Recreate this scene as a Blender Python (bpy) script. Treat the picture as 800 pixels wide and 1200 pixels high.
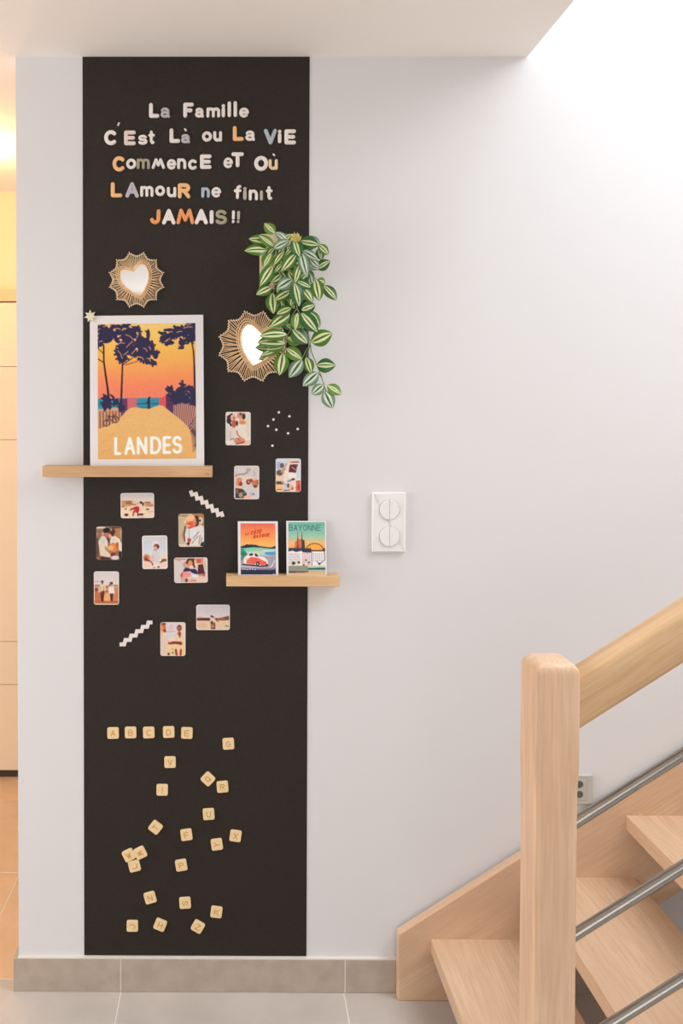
import bpy, math, random
import numpy as np
from mathutils import Vector, Matrix

for o in list(bpy.data.objects):
    bpy.data.objects.remove(o)
SC = bpy.context.scene
COL = SC.collection
random.seed(7)

# ------------------------------------------------------------------ camera
CAM_Y, CAM_Z = -2.5016, 1.5542
YAW, PITCH, ROLL = 0.0045, 0.0237, 0.0016
FPX, PPX, PPY = 1100.0, 265.58, 512.28          # image taken as 800 x 1200
_cy, _sy, _cp, _sp = math.cos(YAW), math.sin(YAW), math.cos(PITCH), math.sin(PITCH)
_f = Vector((-_sy*_cp, _cy*_cp, -_sp)); _r = Vector((_cy, _sy, 0)); _u = _r.cross(_f)
CR = _r*math.cos(ROLL) + _u*math.sin(ROLL)
CU = -_r*math.sin(ROLL) + _u*math.cos(ROLL)
CF = _f
CAM = Vector((0, CAM_Y, CAM_Z))
cd = bpy.data.cameras.new('camera'); cam = bpy.data.objects.new('camera', cd); COL.objects.link(cam)
cam.matrix_world = Matrix(((CR.x, CU.x, -CF.x, CAM.x), (CR.y, CU.y, -CF.y, CAM.y), (CR.z, CU.z, -CF.z, CAM.z), (0, 0, 0, 1)))
cd.sensor_fit = 'VERTICAL'; cd.sensor_height = 36; cd.sensor_width = 24
cd.lens = 36*FPX/1200
cd.shift_x = (400-PPX)/1200; cd.shift_y = -(600-PPY)/1200
cd.clip_start = 0.05
SC.camera = cam

def at(px, py, Y=0.0):
    """the world point where the sight line of a photo pixel meets the plane y = Y"""
    d = CF + CR*((px-PPX)/FPX) + CU*((PPY-py)/FPX)
    return CAM + d*((Y-CAM.y)/d.y)

# ------------------------------------------------------------------ world, lights, exposure
W = bpy.data.worlds.new('world'); SC.world = W; W.use_nodes = True
wn = W.node_tree.nodes; wl = W.node_tree.links
bg = wn['Background']; bg.inputs[0].default_value = (0.80, 0.90, 1.0, 1); bg.inputs[1].default_value = 1.0
SC.view_settings.view_transform = 'Standard'; SC.view_settings.look = 'None'
SC.view_settings.gamma = 1; SC.view_settings.use_curve_mapping = False
SC.view_settings.exposure = 0.06

def area(name, loc, target, sx, sy, power, col):
    l = bpy.data.lights.new(name, 'AREA'); l.shape = 'RECTANGLE'; l.size = sx; l.size_y = sy
    l.energy = power; l.color = col
    o = bpy.data.objects.new(name, l); COL.objects.link(o); o.location = loc
    o.rotation_euler = (Vector(target)-Vector(loc)).to_track_quat('-Z', 'Y').to_euler()
    return o
# daylight through the window of the room behind the camera, through the skylight over the stairwell,
# and the warm lamp of the corridor
area('window_daylight', (-0.1, -4.92, 1.40), (-0.1, 0, 1.35), 2.0, 1.8, 19, (1.0, 0.985, 0.97))
area('side_window_daylight', (-2.92, -1.05, 1.35), (0, -.95, 1.0), 1.6, 2.0, 50, (1.0, 0.985, 0.965))
area('skylight_daylight', (2.0, -1.45, 5.05), (1.7, -0.9, 0), 1.8, 2.2, 62, (0.90, 0.96, 1.0))
area('added_landing_light', (2.88, -1.4, 3.75), (0.6, -0.6, 1.6), 1.7, 1.5, 57, (0.92, 0.965, 1.0))  # added light, brightens the wall further left below the ceiling edge
pl = bpy.data.lights.new('corridor_lamp_light', 'POINT'); pl.energy = 13; pl.color = (1.0, 0.56, 0.20); pl.shadow_soft_size = 0.05
po = bpy.data.objects.new('corridor_lamp_light', pl); COL.objects.link(po); po.location = (-0.92, 0.80, 2.38)

# ------------------------------------------------------------------ helpers
WL = {}
def tag(o, label=None, cat=None, group=None, kind=None):
    if label: o['label'] = label
    if cat: o['category'] = cat
    if group: o['group'] = group
    if kind: o['kind'] = kind
    return o

def thing(name, label, cat, loc, group=None, kind=None):
    o = bpy.data.objects.new(name, None); COL.objects.link(o)
    o.empty_display_size = 0.05; o.location = loc; WL[o] = Vector(loc)
    return tag(o, label, cat, group, kind)

def mesh(name, verts, faces, mats, parent=None, smooth=False, fm=None, origin=None, uv=None):
    """one mesh object from world coordinates; children are kept relative to their thing's base"""
    if parent is not None: base = WL[parent]
    elif origin is not None: base = Vector(origin)
    else:
        a = np.array([tuple(v) for v in verts]); base = Vector(((a[:,0].min()+a[:,0].max())/2, (a[:,1].min()+a[:,1].max())/2, a[:,2].min()))
    me = bpy.data.meshes.new(name)
    me.from_pydata([tuple(Vector(v)-base) for v in verts], [], faces)
    if not isinstance(mats, (list, tuple)): mats = [mats]
    for m in mats: me.materials.append(m)
    if fm is not None: me.polygons.foreach_set('material_index', fm)
    if smooth: me.polygons.foreach_set('use_smooth', [True]*len(me.polygons))
    if uv is not None:
        l = me.uv_layers.new(name='UVMap'); vi = np.zeros(len(me.loops), dtype=np.int32)
        me.loops.foreach_get('vertex_index', vi)
        l.data.foreach_set('uv', np.array(uv, dtype=np.float32)[vi].ravel())
    me.update()
    o = bpy.data.objects.new(name, me); COL.objects.link(o)
    WL[o] = base
    if parent is not None: o.parent = parent
    else: o.location = base
    return o

class MB:
    def __init__(s): s.v = []; s.f = []
    def add(s, v, f):
        n = len(s.v); s.v += [tuple(x) for x in v]; s.f += [tuple(i+n for i in q) for q in f]
    def box(s, x0, x1, y0, y1, z0, z1):
        s.add([(x0,y0,z0),(x1,y0,z0),(x1,y1,z0),(x0,y1,z0),(x0,y0,z1),(x1,y0,z1),(x1,y1,z1),(x0,y1,z1)],
              [(0,3,2,1),(4,5,6,7),(0,1,5,4),(1,2,6,5),(2,3,7,6),(3,0,4,7)])
    def prism(s, poly, y0, y1):
        """poly: (x,z) counter-clockwise seen from -y (front); front face at y0 < y1"""
        n = len(poly)
        v = [(p[0], y0, p[1]) for p in poly]+[(p[0], y1, p[1]) for p in poly]
        f = [tuple(range(n)), tuple(range(2*n-1, n-1, -1))]
        for i in range(n):
            j = (i+1) % n; f.append((i, i+n, j+n, j))
        s.add(v, f)
    def bprism(s, poly, y0, y1, b):
        """prism with a bevelled front edge"""
        n = len(poly); c = np.mean(np.array(poly), axis=0)
        inn = inset(poly, b)
        v = [(p[0], y0, p[1]) for p in inn]+[(p[0], y0+b, p[1]) for p in poly]+[(p[0], y1, p[1]) for p in poly]
        f = [tuple(range(n)), tuple(range(3*n-1, 2*n-1, -1))]
        for i in range(n):
            j = (i+1) % n
            f.append((i, i+n, j+n, j)); f.append((i+n, i+2*n, j+2*n, j+n))
        s.add(v, f)
    def tube(s, pts, r, seg=8, caps=True):
        pts = [Vector(p) for p in pts]; rs = r if isinstance(r, (list, tuple)) else [r]*len(pts)
        n0 = len(s.v); prev = None
        for i, p in enumerate(pts):
            t = (pts[min(i+1, len(pts)-1)]-pts[max(i-1, 0)]).normalized()
            if prev is None:
                a = Vector((0,0,1)) if abs(t.z) < .9 else Vector((1,0,0)); n = t.cross(a).normalized()
            else:
                n = (prev-t*prev.dot(t)).normalized()
            prev = n; b = t.cross(n)
            for k in range(seg):
                an = 2*math.pi*k/seg; s.v.append(tuple(p+n*(math.cos(an)*rs[i])+b*(math.sin(an)*rs[i])))
        for i in range(len(pts)-1):
            for k in range(seg):
                a = n0+i*seg+k; b_ = n0+i*seg+(k+1) % seg
                s.f.append((a, b_, b_+seg, a+seg))
        if caps:
            s.f.append(tuple(n0+k for k in range(seg-1, -1, -1)))
            s.f.append(tuple(n0+(len(pts)-1)*seg+k for k in range(seg)))
    def disc(s, cx, cz, r, y0, y1, seg=32, b=0.0, rz=None):
        poly = [(cx+r*math.cos(2*math.pi*k/seg), cz+(rz or r)*math.sin(2*math.pi*k/seg)) for k in range(seg)]
        if b: s.bprism(poly, y0, y1, b)
        else: s.prism(poly, y0, y1)
    def obj(s, name, mat, parent=None, smooth=False, **k): return mesh(name, s.v, s.f, mat, parent, smooth, **k)

def inset(poly, b):
    P = np.array(poly, float); n = len(P); out = []
    for i in range(n):
        a, p, c = P[i-1], P[i], P[(i+1) % n]
        e1 = (p-a)/max(np.hypot(*(p-a)), 1e-9); e2 = (c-p)/max(np.hypot(*(c-p)), 1e-9)
        n1 = np.array([-e1[1], e1[0]]); n2 = np.array([-e2[1], e2[0]]); m = n1+n2
        m = m/max(np.hypot(*m), 1e-9); k = b/max(.35, m@n1)
        out.append(tuple(p+m*k))
    return out

def rrect(cx, cz, w, h, r, rot=0, n=5):
    pts = []
    for sx, sz, a0 in ((1,1,0),(-1,1,90),(-1,-1,180),(1,-1,270)):
        for k in range(n):
            a = math.radians(a0+90*k/(n-1)); pts.append((sx*(w/2-r)+r*math.cos(a), sz*(h/2-r)+r*math.sin(a)))
    c, s_ = math.cos(rot), math.sin(rot)
    return [(cx+x*c-z*s_, cz+x*s_+z*c) for x, z in pts]

def bevel(o, w, seg=2):
    m = o.modifiers.new('bevel', 'BEVEL'); m.width = w; m.segments = seg; m.limit_method = 'ANGLE'; m.angle_limit = math.radians(30)
    return o

def lin(c):
    c = np.asarray(c, float)/255.0
    return np.where(c <= .04045, c/12.92, ((c+.055)/1.055)**2.4)
def rgb(r, g, b): return tuple(lin((r, g, b)))+(1,)

# ------------------------------------------------------------------ materials (all node based)
def mat(name, col, rough=.6, metal=0, noise=None, bump=0, bscale=200, spec=.5, col2=None, nscale=3, coat=0):
    m = bpy.data.materials.new(name); m.use_nodes = True
    N = m.node_tree.nodes; L = m.node_tree.links; b = N['Principled BSDF']
    b.inputs['Base Color'].default_value = col; b.inputs['Roughness'].default_value = rough
    b.inputs['Metallic'].default_value = metal; b.inputs['Specular IOR Level'].default_value = spec
    b.inputs['Coat Weight'].default_value = coat
    tc = N.new('ShaderNodeTexCoord')
    if col2:
        n = N.new('ShaderNodeTexNoise'); n.inputs['Scale'].default_value = nscale; n.inputs['Detail'].default_value = 5
        L.new(tc.outputs['Object'], n.inputs['Vector'])
        mx = N.new('ShaderNodeMix'); mx.data_type = 'RGBA'
        r = N.new('ShaderNodeValToRGB'); r.color_ramp.elements[0].position = .35; r.color_ramp.elements[1].position = .65
        L.new(n.outputs['Fac'], r.inputs[0]); L.new(r.outputs[0], mx.inputs[0])
        mx.inputs[6].default_value = col; mx.inputs[7].default_value = col2
        L.new(mx.outputs[2], b.inputs['Base Color'])
    if bump:
        n = N.new('ShaderNodeTexNoise'); n.inputs['Scale'].default_value = bscale; n.inputs['Detail'].default_value = 3
        L.new(tc.outputs['Object'], n.inputs['Vector'])
        bp = N.new('ShaderNodeBump'); bp.inputs['Strength'].default_value = bump; bp.inputs['Distance'].default_value = .002
        L.new(n.outputs['Fac'], bp.inputs['Height']); L.new(bp.outputs[0], b.inputs['Normal'])
    return m

def wood(name, axis, a, b_, c_, slope=0, rough=.42, fine=1.0):
    """pale varnished timber, grain running along axis (in the x-z plane tilted by slope)"""
    m = bpy.data.materials.new(name); m.use_nodes = True
    N = m.node_tree.nodes; L = m.node_tree.links; p = N['Principled BSDF']
    tc = N.new('ShaderNodeTexCoord'); r1 = N.new('ShaderNodeMapping'); r1.inputs['Rotation'].default_value = (0, slope, 0)
    L.new(tc.outputs['Object'], r1.inputs[0])
    def noise(sc_along, sc_across, detail, dist=0):
        mp = N.new('ShaderNodeMapping'); s = [sc_across]*3; s['xyz'.index(axis)] = sc_along
        mp.inputs['Scale'].default_value = s; L.new(r1.outputs[0], mp.inputs[0])
        n = N.new('ShaderNodeTexNoise'); n.inputs['Scale'].default_value = 1; n.inputs['Detail'].default_value = detail
        n.inputs['Distortion'].default_value = dist
        L.new(mp.outputs[0], n.inputs['Vector']); return n
    n1 = noise(1.6*fine, 13*fine, 4, 1.2); n2 = noise(9*fine, 190*fine, 6); n3 = noise(1.2, 2.2, 2)
    rp = N.new('ShaderNodeValToRGB'); e = rp.color_ramp.elements
    e[0].position = .28; e[0].color = b_; e[1].position = .68; e[1].color = a
    L.new(n1.outputs['Fac'], rp.inputs[0])
    mx = N.new('ShaderNodeMix'); mx.data_type = 'RGBA'; mx.blend_type = 'MULTIPLY'; mx.inputs[0].default_value = .55
    r2 = N.new('ShaderNodeValToRGB'); r2.color_ramp.elements[0].position = .35; r2.color_ramp.elements[0].color = (.80, .74, .68, 1)
    r2.color_ramp.elements[1].position = .6; r2.color_ramp.elements[1].color = (1, 1, 1, 1)
    L.new(n2.outputs['Fac'], r2.inputs[0]); L.new(rp.outputs[0], mx.inputs[6]); L.new(r2.outputs[0], mx.inputs[7])
    m3 = N.new('ShaderNodeMix'); m3.data_type = 'RGBA'; r3 = N.new('ShaderNodeValToRGB')
    r3.color_ramp.elements[0].position = .45; r3.color_ramp.elements[1].position = .75; r3.color_ramp.elements[1].color = (.6, .6, .6, 1)
    L.new(n3.outputs['Fac'], r3.inputs[0]); L.new(r3.outputs[0], m3.inputs[0])
    L.new(mx.outputs[2], m3.inputs[6]); m3.inputs[7].default_value = c_
    L.new(m3.outputs[2], p.inputs['Base Color'])
    p.inputs['Roughness'].default_value = rough
    bp = N.new('ShaderNodeBump'); bp.inputs['Strength'].default_value = .08; bp.inputs['Distance'].default_value = .001
    L.new(n2.outputs['Fac'], bp.inputs['Height']); L.new(bp.outputs[0], p.inputs['Normal'])
    return m

def vcol_mat(name, rough=.45):
    m = bpy.data.materials.new(name); m.use_nodes = True
    N = m.node_tree.nodes; L = m.node_tree.links
    a = N.new('ShaderNodeVertexColor'); a.layer_name = 'ink'
    L.new(a.outputs[0], N['Principled BSDF'].inputs['Base Color']); N['Principled BSDF'].inputs['Roughness'].default_value = rough
    N['Principled BSDF'].inputs['Specular IOR Level'].default_value = .3
    return m

WALLC = rgb(236, 234, 233)
M_wall = mat('white_wall_paint', WALLC, .85, bump=.05, bscale=90, spec=.25)
M_ceil = mat('ceiling_paint', rgb(246, 240, 235), .9, bump=.04, bscale=60, spec=.2)
M_panel = mat('black_magnetic_paint', rgb(30, 23, 18), .52, bump=.4, bscale=300, spec=.34, col2=rgb(42, 33, 26), nscale=260)
M_tile = mat('grey_stoneware', rgb(200, 190, 182), .36, bump=.06, bscale=60, col2=rgb(189, 179, 171), nscale=7)
M_tilewarm = mat('warm_beige_stoneware', rgb(224, 188, 150), .38, bump=.06, bscale=60, col2=rgb(214, 176, 138), nscale=7)
M_base = mat('grey_stoneware_skirting', rgb(186, 170, 156), .42, bump=.1, bscale=80, col2=rgb(176, 159, 144), nscale=25)
M_grout = mat('pale_grout', rgb(226, 218, 208), .9)
W1, W2, W3 = rgb(234, 200, 168), rgb(219, 180, 147), rgb(208, 169, 142)
SL = math.atan(.6505)
M_wz = wood('beech_post', 'z', W1, W2, W3)
M_wy = wood('beech_tread', 'y', rgb(226, 192, 160), rgb(212, 176, 144), rgb(206, 168, 140))
M_ws = wood('beech_stringer', 'x', rgb(232, 198, 164), rgb(214, 176, 142), rgb(198, 160, 134), slope=SL)
M_wr = wood('beech_handrail', 'x', rgb(226, 190, 146), rgb(206, 166, 124), rgb(204, 164, 128), slope=SL)
M_oak = wood('oak_ledge', 'x', rgb(220, 180, 134), rgb(196, 150, 106), rgb(188, 142, 100), fine=1.2)
M_oak2 = wood('pine_ledge', 'x', rgb(234, 196, 146), rgb(216, 172, 124), rgb(210, 166, 120), fine=1.2)
M_lightwood = wood('planter_wood', 'z', rgb(246, 224, 196), rgb(238, 210, 178), rgb(236, 206, 172))
M_tilewood = mat('letter_tile_wood', rgb(238, 205, 150), .5, col2=rgb(243, 214, 166), nscale=60)
M_tileink = mat('engraved_letter', rgb(196, 146, 88), .6)
M_steel = mat('brushed_steel', (.36, .34, .31, 1), .24, 1, bump=.05, bscale=300)
M_plastic = mat('white_plastic', rgb(236, 234, 232), .35)
M_socket = mat('grey_socket_plastic', rgb(190, 188, 178), .4)
M_socketdark = mat('dark_socket_insert', rgb(84, 94, 90), .4)
M_rattan = mat('rattan', rgb(248, 214, 170), .55, col2=rgb(236, 192, 144), nscale=80)
M_rattanp = mat('pale_rattan_tip', rgb(246, 222, 190), .55)
M_mirror = mat('mirror_glass', (.93, .94, .94, 1), .03, 1)
M_paper = mat('white_card', rgb(232, 227, 227), .55, spec=.3)
M_star = mat('cream_star', rgb(228, 222, 186), .6)
M_zig = mat('pale_pink_foam', rgb(233, 222, 218), .7)
M_magnet = mat('white_magnet', rgb(245, 244, 240), .3)
M_stem = mat('plant_stem', rgb(124, 146, 84), .5)
M_bud = mat('yellow_green_bud', rgb(206, 180, 84), .5, col2=rgb(158, 160, 74), nscale=200)
M_door = mat('door_paint', rgb(236, 214, 184), .45)
M_frame = mat('door_frame_paint', rgb(214, 184, 142), .5)
M_print = vcol_mat('printed_ink'); M_photo = vcol_mat('photo_paper_ink', .35)
M_glow = bpy.data.materials.new('lamp_diffuser'); M_glow.use_nodes = True
M_glow.node_tree.nodes['Principled BSDF'].inputs['Emission Color'].default_value = (1, .75, .42, 1)
M_glow.node_tree.nodes['Principled BSDF'].inputs['Emission Strength'].default_value = 9
FOAM = {'w': mat('white_foam', rgb(238, 230, 224), .75), 'g': mat('lilac_grey_foam', rgb(188, 187, 191), .75),
        'p': mat('pale_pink_foam_letter', rgb(232, 214, 206), .75), 'o': mat('apricot_foam', rgb(244, 192, 134), .75),
        'd': mat('orange_foam', rgb(238, 158, 100), .75), 'k': mat('khaki_foam', rgb(166, 159, 134), .75),
        'b': mat('blue_grey_foam', rgb(176, 189, 196), .75), 'h': mat('peach_foam', rgb(240, 210, 170), .75),
        's': mat('stone_foam', rgb(184, 178, 162), .75)}
FOAMN = {'w': 'white', 'g': 'lilac-grey', 'p': 'pale pink', 'o': 'apricot', 'd': 'orange', 'k': 'khaki', 'b': 'pale blue-grey', 'h': 'peach', 's': 'stone-grey'}

def leaf_mat(name, g1, g2, cream, lo, hi):
    m = bpy.data.materials.new(name); m.use_nodes = True
    N = m.node_tree.nodes; L = m.node_tree.links; p = N['Principled BSDF']
    uv = N.new('ShaderNodeUVMap'); uv.uv_map = 'UVMap'; sp = N.new('ShaderNodeSeparateXYZ'); L.new(uv.outputs[0], sp.inputs[0])
    tc = N.new('ShaderNodeTexCoord'); nz = N.new('ShaderNodeTexNoise'); nz.inputs['Scale'].default_value = 90; L.new(tc.outputs['Object'], nz.inputs['Vector'])
    # distance from the midrib, 0..1
    s1 = N.new('ShaderNodeMath'); s1.operation = 'SUBTRACT'; s1.inputs[1].default_value = .5; L.new(sp.outputs[1], s1.inputs[0])
    ab = N.new('ShaderNodeMath'); ab.operation = 'ABSOLUTE'; L.new(s1.outputs[0], ab.inputs[0])
    k = N.new('ShaderNodeMath'); k.operation = 'MULTIPLY'; k.inputs[1].default_value = 2; L.new(ab.outputs[0], k.inputs[0])
    nn = N.new('ShaderNodeMath'); nn.operation = 'MULTIPLY_ADD'; nn.inputs[1].default_value = .10; L.new(nz.outputs['Fac'], nn.inputs[0]); L.new(k.outputs[0], nn.inputs[2])
    r = N.new('ShaderNodeValToRGB'); r.color_ramp.interpolation = 'LINEAR'; e = r.color_ramp.elements
    e[0].position = lo+.02; e[0].color = g2; e[1].position = lo+.07; e[1].color = cream
    for pos, c in ((hi, cream), (hi+.07, g1), (.93, g1), (1.0, g2)):
        x = e.new(pos); x.color = c
    L.new(nn.outputs[0], r.inputs[0]); L.new(r.outputs[0], p.inputs['Base Color'])
    p.inputs['Roughness'].default_value = .30
    # thin leaf lets a little light through
    tr = N.new('ShaderNodeBsdfTranslucent'); L.new(r.outputs[0], tr.inputs[0])
    ms = N.new('ShaderNodeMixShader'); ms.inputs[0].default_value = .22
    out = N['Material Output']; L.new(p.outputs[0], ms.inputs[1]); L.new(tr.outputs[0], ms.inputs[2]); L.new(ms.outputs[0], out.inputs[0])
    return m
LEAF = [leaf_mat('striped_leaf', rgb(84, 132, 50), rgb(76, 104, 42), rgb(236, 242, 184), .13, .47),
        leaf_mat('striped_dark_leaf', rgb(56, 108, 52), rgb(56, 86, 36), rgb(226, 238, 182), .09, .38),
        leaf_mat('silvery_leaf', rgb(128, 156, 130), rgb(66, 104, 66), rgb(224, 234, 214), .16, .52),
        leaf_mat('bright_leaf', rgb(104, 150, 48), rgb(90, 128, 44), rgb(236, 240, 196), .06, .34)]

# ------------------------------------------------------------------ stroke letters
def arc(cx, cy, rx, ry, a0, a1, n=16):
    return [(cx+rx*math.cos(math.radians(a0+(a1-a0)*k/(n-1))), cy+ry*math.sin(math.radians(a0+(a1-a0)*k/(n-1)))) for k in range(n)]
G = {
 'A': [[(0,0),(.5,1),(1,0)], [(.2,.34),(.8,.34)]],
 'B': [[(0,0),(0,1),(.5,1)]+arc(.55,.76,.35,.24,90,-90)+[(0,.52)], [(.5,.52)]+arc(.6,.26,.4,.26,90,-90)+[(0,0)]],
 'C': [arc(.53,.5,.53,.5,48,312,22)],
 'D': [[(0,0),(0,1),(.4,1)]+arc(.4,.5,.6,.5,90,-90)+[(0,0)]],
 'E': [[(1,1),(0,1),(0,0),(1,0)], [(0,.5),(.9,.5)]],
 'F': [[(1,1),(0,1),(0,0)], [(0,.48),(.82,.48)]],
 'G': [arc(.5,.5,.5,.5,45,345,22)+[(1,.48),(.6,.48)]],
 'H': [[(0,0),(0,1)], [(1,0),(1,1)], [(0,.5),(1,.5)]],
 'I': [[(.5,0),(.5,1)]],
 'J': [[(.95,1),(.92,.36)]+arc(.46,.34,.46,.34,0,-160,12)],
 'K': [[(0,0),(0,1)], [(1,1),(0,.42)], [(.3,.6),(1,0)]],
 'L': [[(0,1),(0,0),(1,0)]],
 'M': [[(0,0),(.2,1),(.5,.22),(.8,1),(1,0)]],
 'N': [[(0,0),(0,1),(1,0),(1,1)]],
 'O': [arc(.5,.5,.5,.5,0,360,28)],
 'P': [[(0,0),(0,1),(.55,1)]+arc(.6,.74,.4,.26,90,-90)+[(0,.48)]],
 'Q': [arc(.5,.5,.5,.5,0,360,28), [(.6,.3),(1,0)]],
 'R': [[(0,0),(0,1),(.55,1)]+arc(.6,.76,.38,.24,90,-90)+[(0,.52)], [(.5,.5),(1,0)]],
 'S': [arc(.5,.76,.46,.24,25,270,14)+arc(.5,.26,.5,.26,90,-155,14)[1:]],
 'T': [[(0,1),(1,1)], [(.5,1),(.5,0)]],
 'U': [[(0,1),(0,.4)]+arc(.5,.4,.5,.4,180,360,14)+[(1,1)]],
 'V': [[(0,1),(.52,0),(1,1)]],
 'W': [[(0,1),(.25,0),(.5,.8),(.75,0),(1,1)]],
 'X': [[(0,0),(1,1)], [(0,1),(1,0)]],
 'Y': [[(0,1),(.5,.5),(1,1)], [(.5,.5),(.5,0)]],
 'Z': [[(0,1),(1,1),(0,0),(1,0)]],
 'a': [arc(.46,.68,.44,.32,155,0,12)+[(.9,.12),(1,0)], arc(.46,.27,.46,.27,15,345,20)],
 'm': [[(0,0),(0,1)], arc(.25,.7,.25,.3,180,0,10)+[(.5,0)], arc(.75,.7,.25,.3,180,0,10)+[(1,0)]],
 'n': [[(0,0),(0,1)], arc(.5,.58,.5,.42,180,0,14)+[(1,0)]],
 'i': [[(.5,0),(.5,.66)], [(.5,.98),(.5,1)]],
 'j': [[(.5,0),(.5,1)]],
 'l': [[(.5,0),(.5,1)]],
 'e': [[(0,.5),(1,.5)]+arc(.5,.5,.5,.5,0,312,22)[1:]],
 's': [arc(.5,.76,.46,.24,25,270,14)+arc(.5,.26,.5,.26,90,-155,14)[1:]],
 't': [[(.38,1),(.38,.25)]+arc(.7,.25,.32,.25,180,290,8), [(0,.7),(.9,.7)]],
 'o': [arc(.5,.5,.5,.5,0,360,26)],
 'u': [[(0,1),(0,.42)]+arc(.5,.42,.5,.42,180,360,14), [(1,1),(1,0)]],
 'c': [arc(.53,.5,.53,.5,48,312,20)],
 'f': [[(.45,0),(.45,.7)]+arc(.88,.72,.43,.28,180,85,10), [(0,.62),(.95,.62)]],
 'w': [[(0,0),(.28,1),(.5,.3),(.72,1),(1,0)]],
 '!': [[(.62,1),(.5,.36)], [(.35,.0),(.35,.02)]],
 '/': [[(.9,1),(.1,0)]], '\\': [[(.1,1),(.9,0)]],
}
def stroke_outline(pts, r, ncap=7):
    P = [np.array(pts[0], float)]
    for p in pts[1:]:
        p = np.array(p, float)
        if np.hypot(*(p-P[-1])) > r*.12: P.append(p)
    if len(P) == 1: P.append(P[0]+np.array([0, r*.05]))
    closed = np.hypot(*(P[0]-P[-1])) < r*.5 and len(P) > 8
    return P, closed
def add_stroke(mb, pts, r, h, Y, inr=.72):
    """a rounded ridge of width 2r that follows pts (x,z), base on the plane Y, crest h towards -y"""
    P, closed = stroke_outline(pts, r)
    prof = [(-1, 0), (-1, .55), (-inr, 1), (inr, 1), (1, .55), (1, 0)]
    # split at sharp corners so every leg keeps its round end
    runs = [[P[0]]]
    for i in range(1, len(P)):
        runs[-1].append(P[i])
        if 0 < i < len(P)-1:
            a = P[i]-P[i-1]; b = P[i+1]-P[i]; ca = a@b/(np.hypot(*a)*np.hypot(*b))
            if ca < .6: runs.append([P[i]])
    for ri, R in enumerate(runs):
        add_stroke.k = getattr(add_stroke, 'k', 0)+1
        hb = h+.00009*(add_stroke.k % 7)*min(1, h/.002)
        cl = closed and len(runs) == 1
        if cl: R = R[:-1]
        n = len(R); n0 = len(mb.v)
        for i in range(n):
            if cl: t = R[(i+1) % n]-R[i-1]
            else: t = R[min(i+1, n-1)]-R[max(i-1, 0)]
            t = t/np.hypot(*t); nn = np.array([-t[1], t[0]])
            for u, w in prof:
                q = R[i]+nn*u*r; mb.v.append((q[0], Y-(hb+(0 if cl else .00007*i/n*min(1, h/.002)))*w, q[1]))
        k = len(prof)
        for i in range(n if cl else n-1):
            for j in range(k-1):
                a = n0+i*k+j; b = n0+((i+1) % n)*k+j
                mb.f.append((a, b, b+1, a+1))
        if not cl:
            for end, sgn in ((0, -1), (n-1, 1)):
                t = (R[1]-R[0]) if end == 0 else (R[-1]-R[-2]); t = t/np.hypot(*t)*sgn; nn = np.array([-t[1], t[0]])
                c = R[end]; he = hb+(.00007*end/n*min(1, h/.002)); m = 7; s0 = len(mb.v)
                for q in range(m):
                    an = -math.pi/2+math.pi*q/(m-1); d = t*math.cos(an)+nn*math.sin(an)
                    for u, w in ((1, 0), (1, .55), (inr, 1)):
                        mb.v.append((c[0]+d[0]*u*r, Y-he*w, c[1]+d[1]*u*r))
                mb.v.append((c[0], Y-he, c[1])); ctr = len(mb.v)-1
                for q in range(m-1):
                    a = s0+q*3; b = a+3
                    mb.f += [(a, b, b+1, a+1), (a+1, b+1, b+2, a+2), (a+2, b+2, ctr)]

PXM = (at(200, 500, 0)-at(100, 500, 0)).length/100      # metres per photo pixel on the wall plane

# ------------------------------------------------------------------ the setting
XL, XC = -0.5711, 0.7797        # left end of the wall, edge of the lower ceiling
PXL, PXR = -0.3936, 0.2059
HC = 2.5
def struct(name, mb, m): return tag(mb.obj(name, m), kind='structure')
b = MB(); b.box(XL, 3.0, 0, .12, 0, 5.2); struct('wall_back', b, mat('wall_paint_soft_white', rgb(223, 221, 222), .85, bump=.05, bscale=90, spec=.25))
b = MB(); b.box(-3.0, XC, -5.0, 1.62, HC, HC+.28); struct('ceiling', b, M_ceil)
b = MB(); b.box(-3.1, 3.0, -5.1, 1.7, -.12, -.0009); fl = struct('floor', b, M_grout)
# floor tiles 60 x 60 cm, one mesh shared
T = .60; JX, JY = -.2945, .045
tv = MB(); g = .0017
tv.bprism([(g, g), (T-g, g), (T-g, T-g), (g, T-g)], 0, .008, .0012)
tme = bpy.data.meshes.new('floor_tile'); tme.from_pydata([(x, z, -y-.0) for x, y, z in tv.v], [], [tuple(reversed(f)) for f in tv.f]); tme.materials.append(M_tile)
tme.update()
tme2 = tme.copy(); tme2.materials[0] = M_tilewarm
rr = random.Random(3)
for i in range(-5, 6):
    for j in range(-9, 3):
        x = JX+i*T+(.0 if j < 0 else .18); y = JY+j*T
        if x < -3.05 or x+T > 3.2 or y < -5.1 or y+T > 1.9: continue
        o = bpy.data.objects.new('floor_tile', tme if j < 0 else tme2); COL.objects.link(o); o.parent = fl
        o.location = Vector((x, y, rr.uniform(-.0002, .0002)))-WL[fl]
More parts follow.
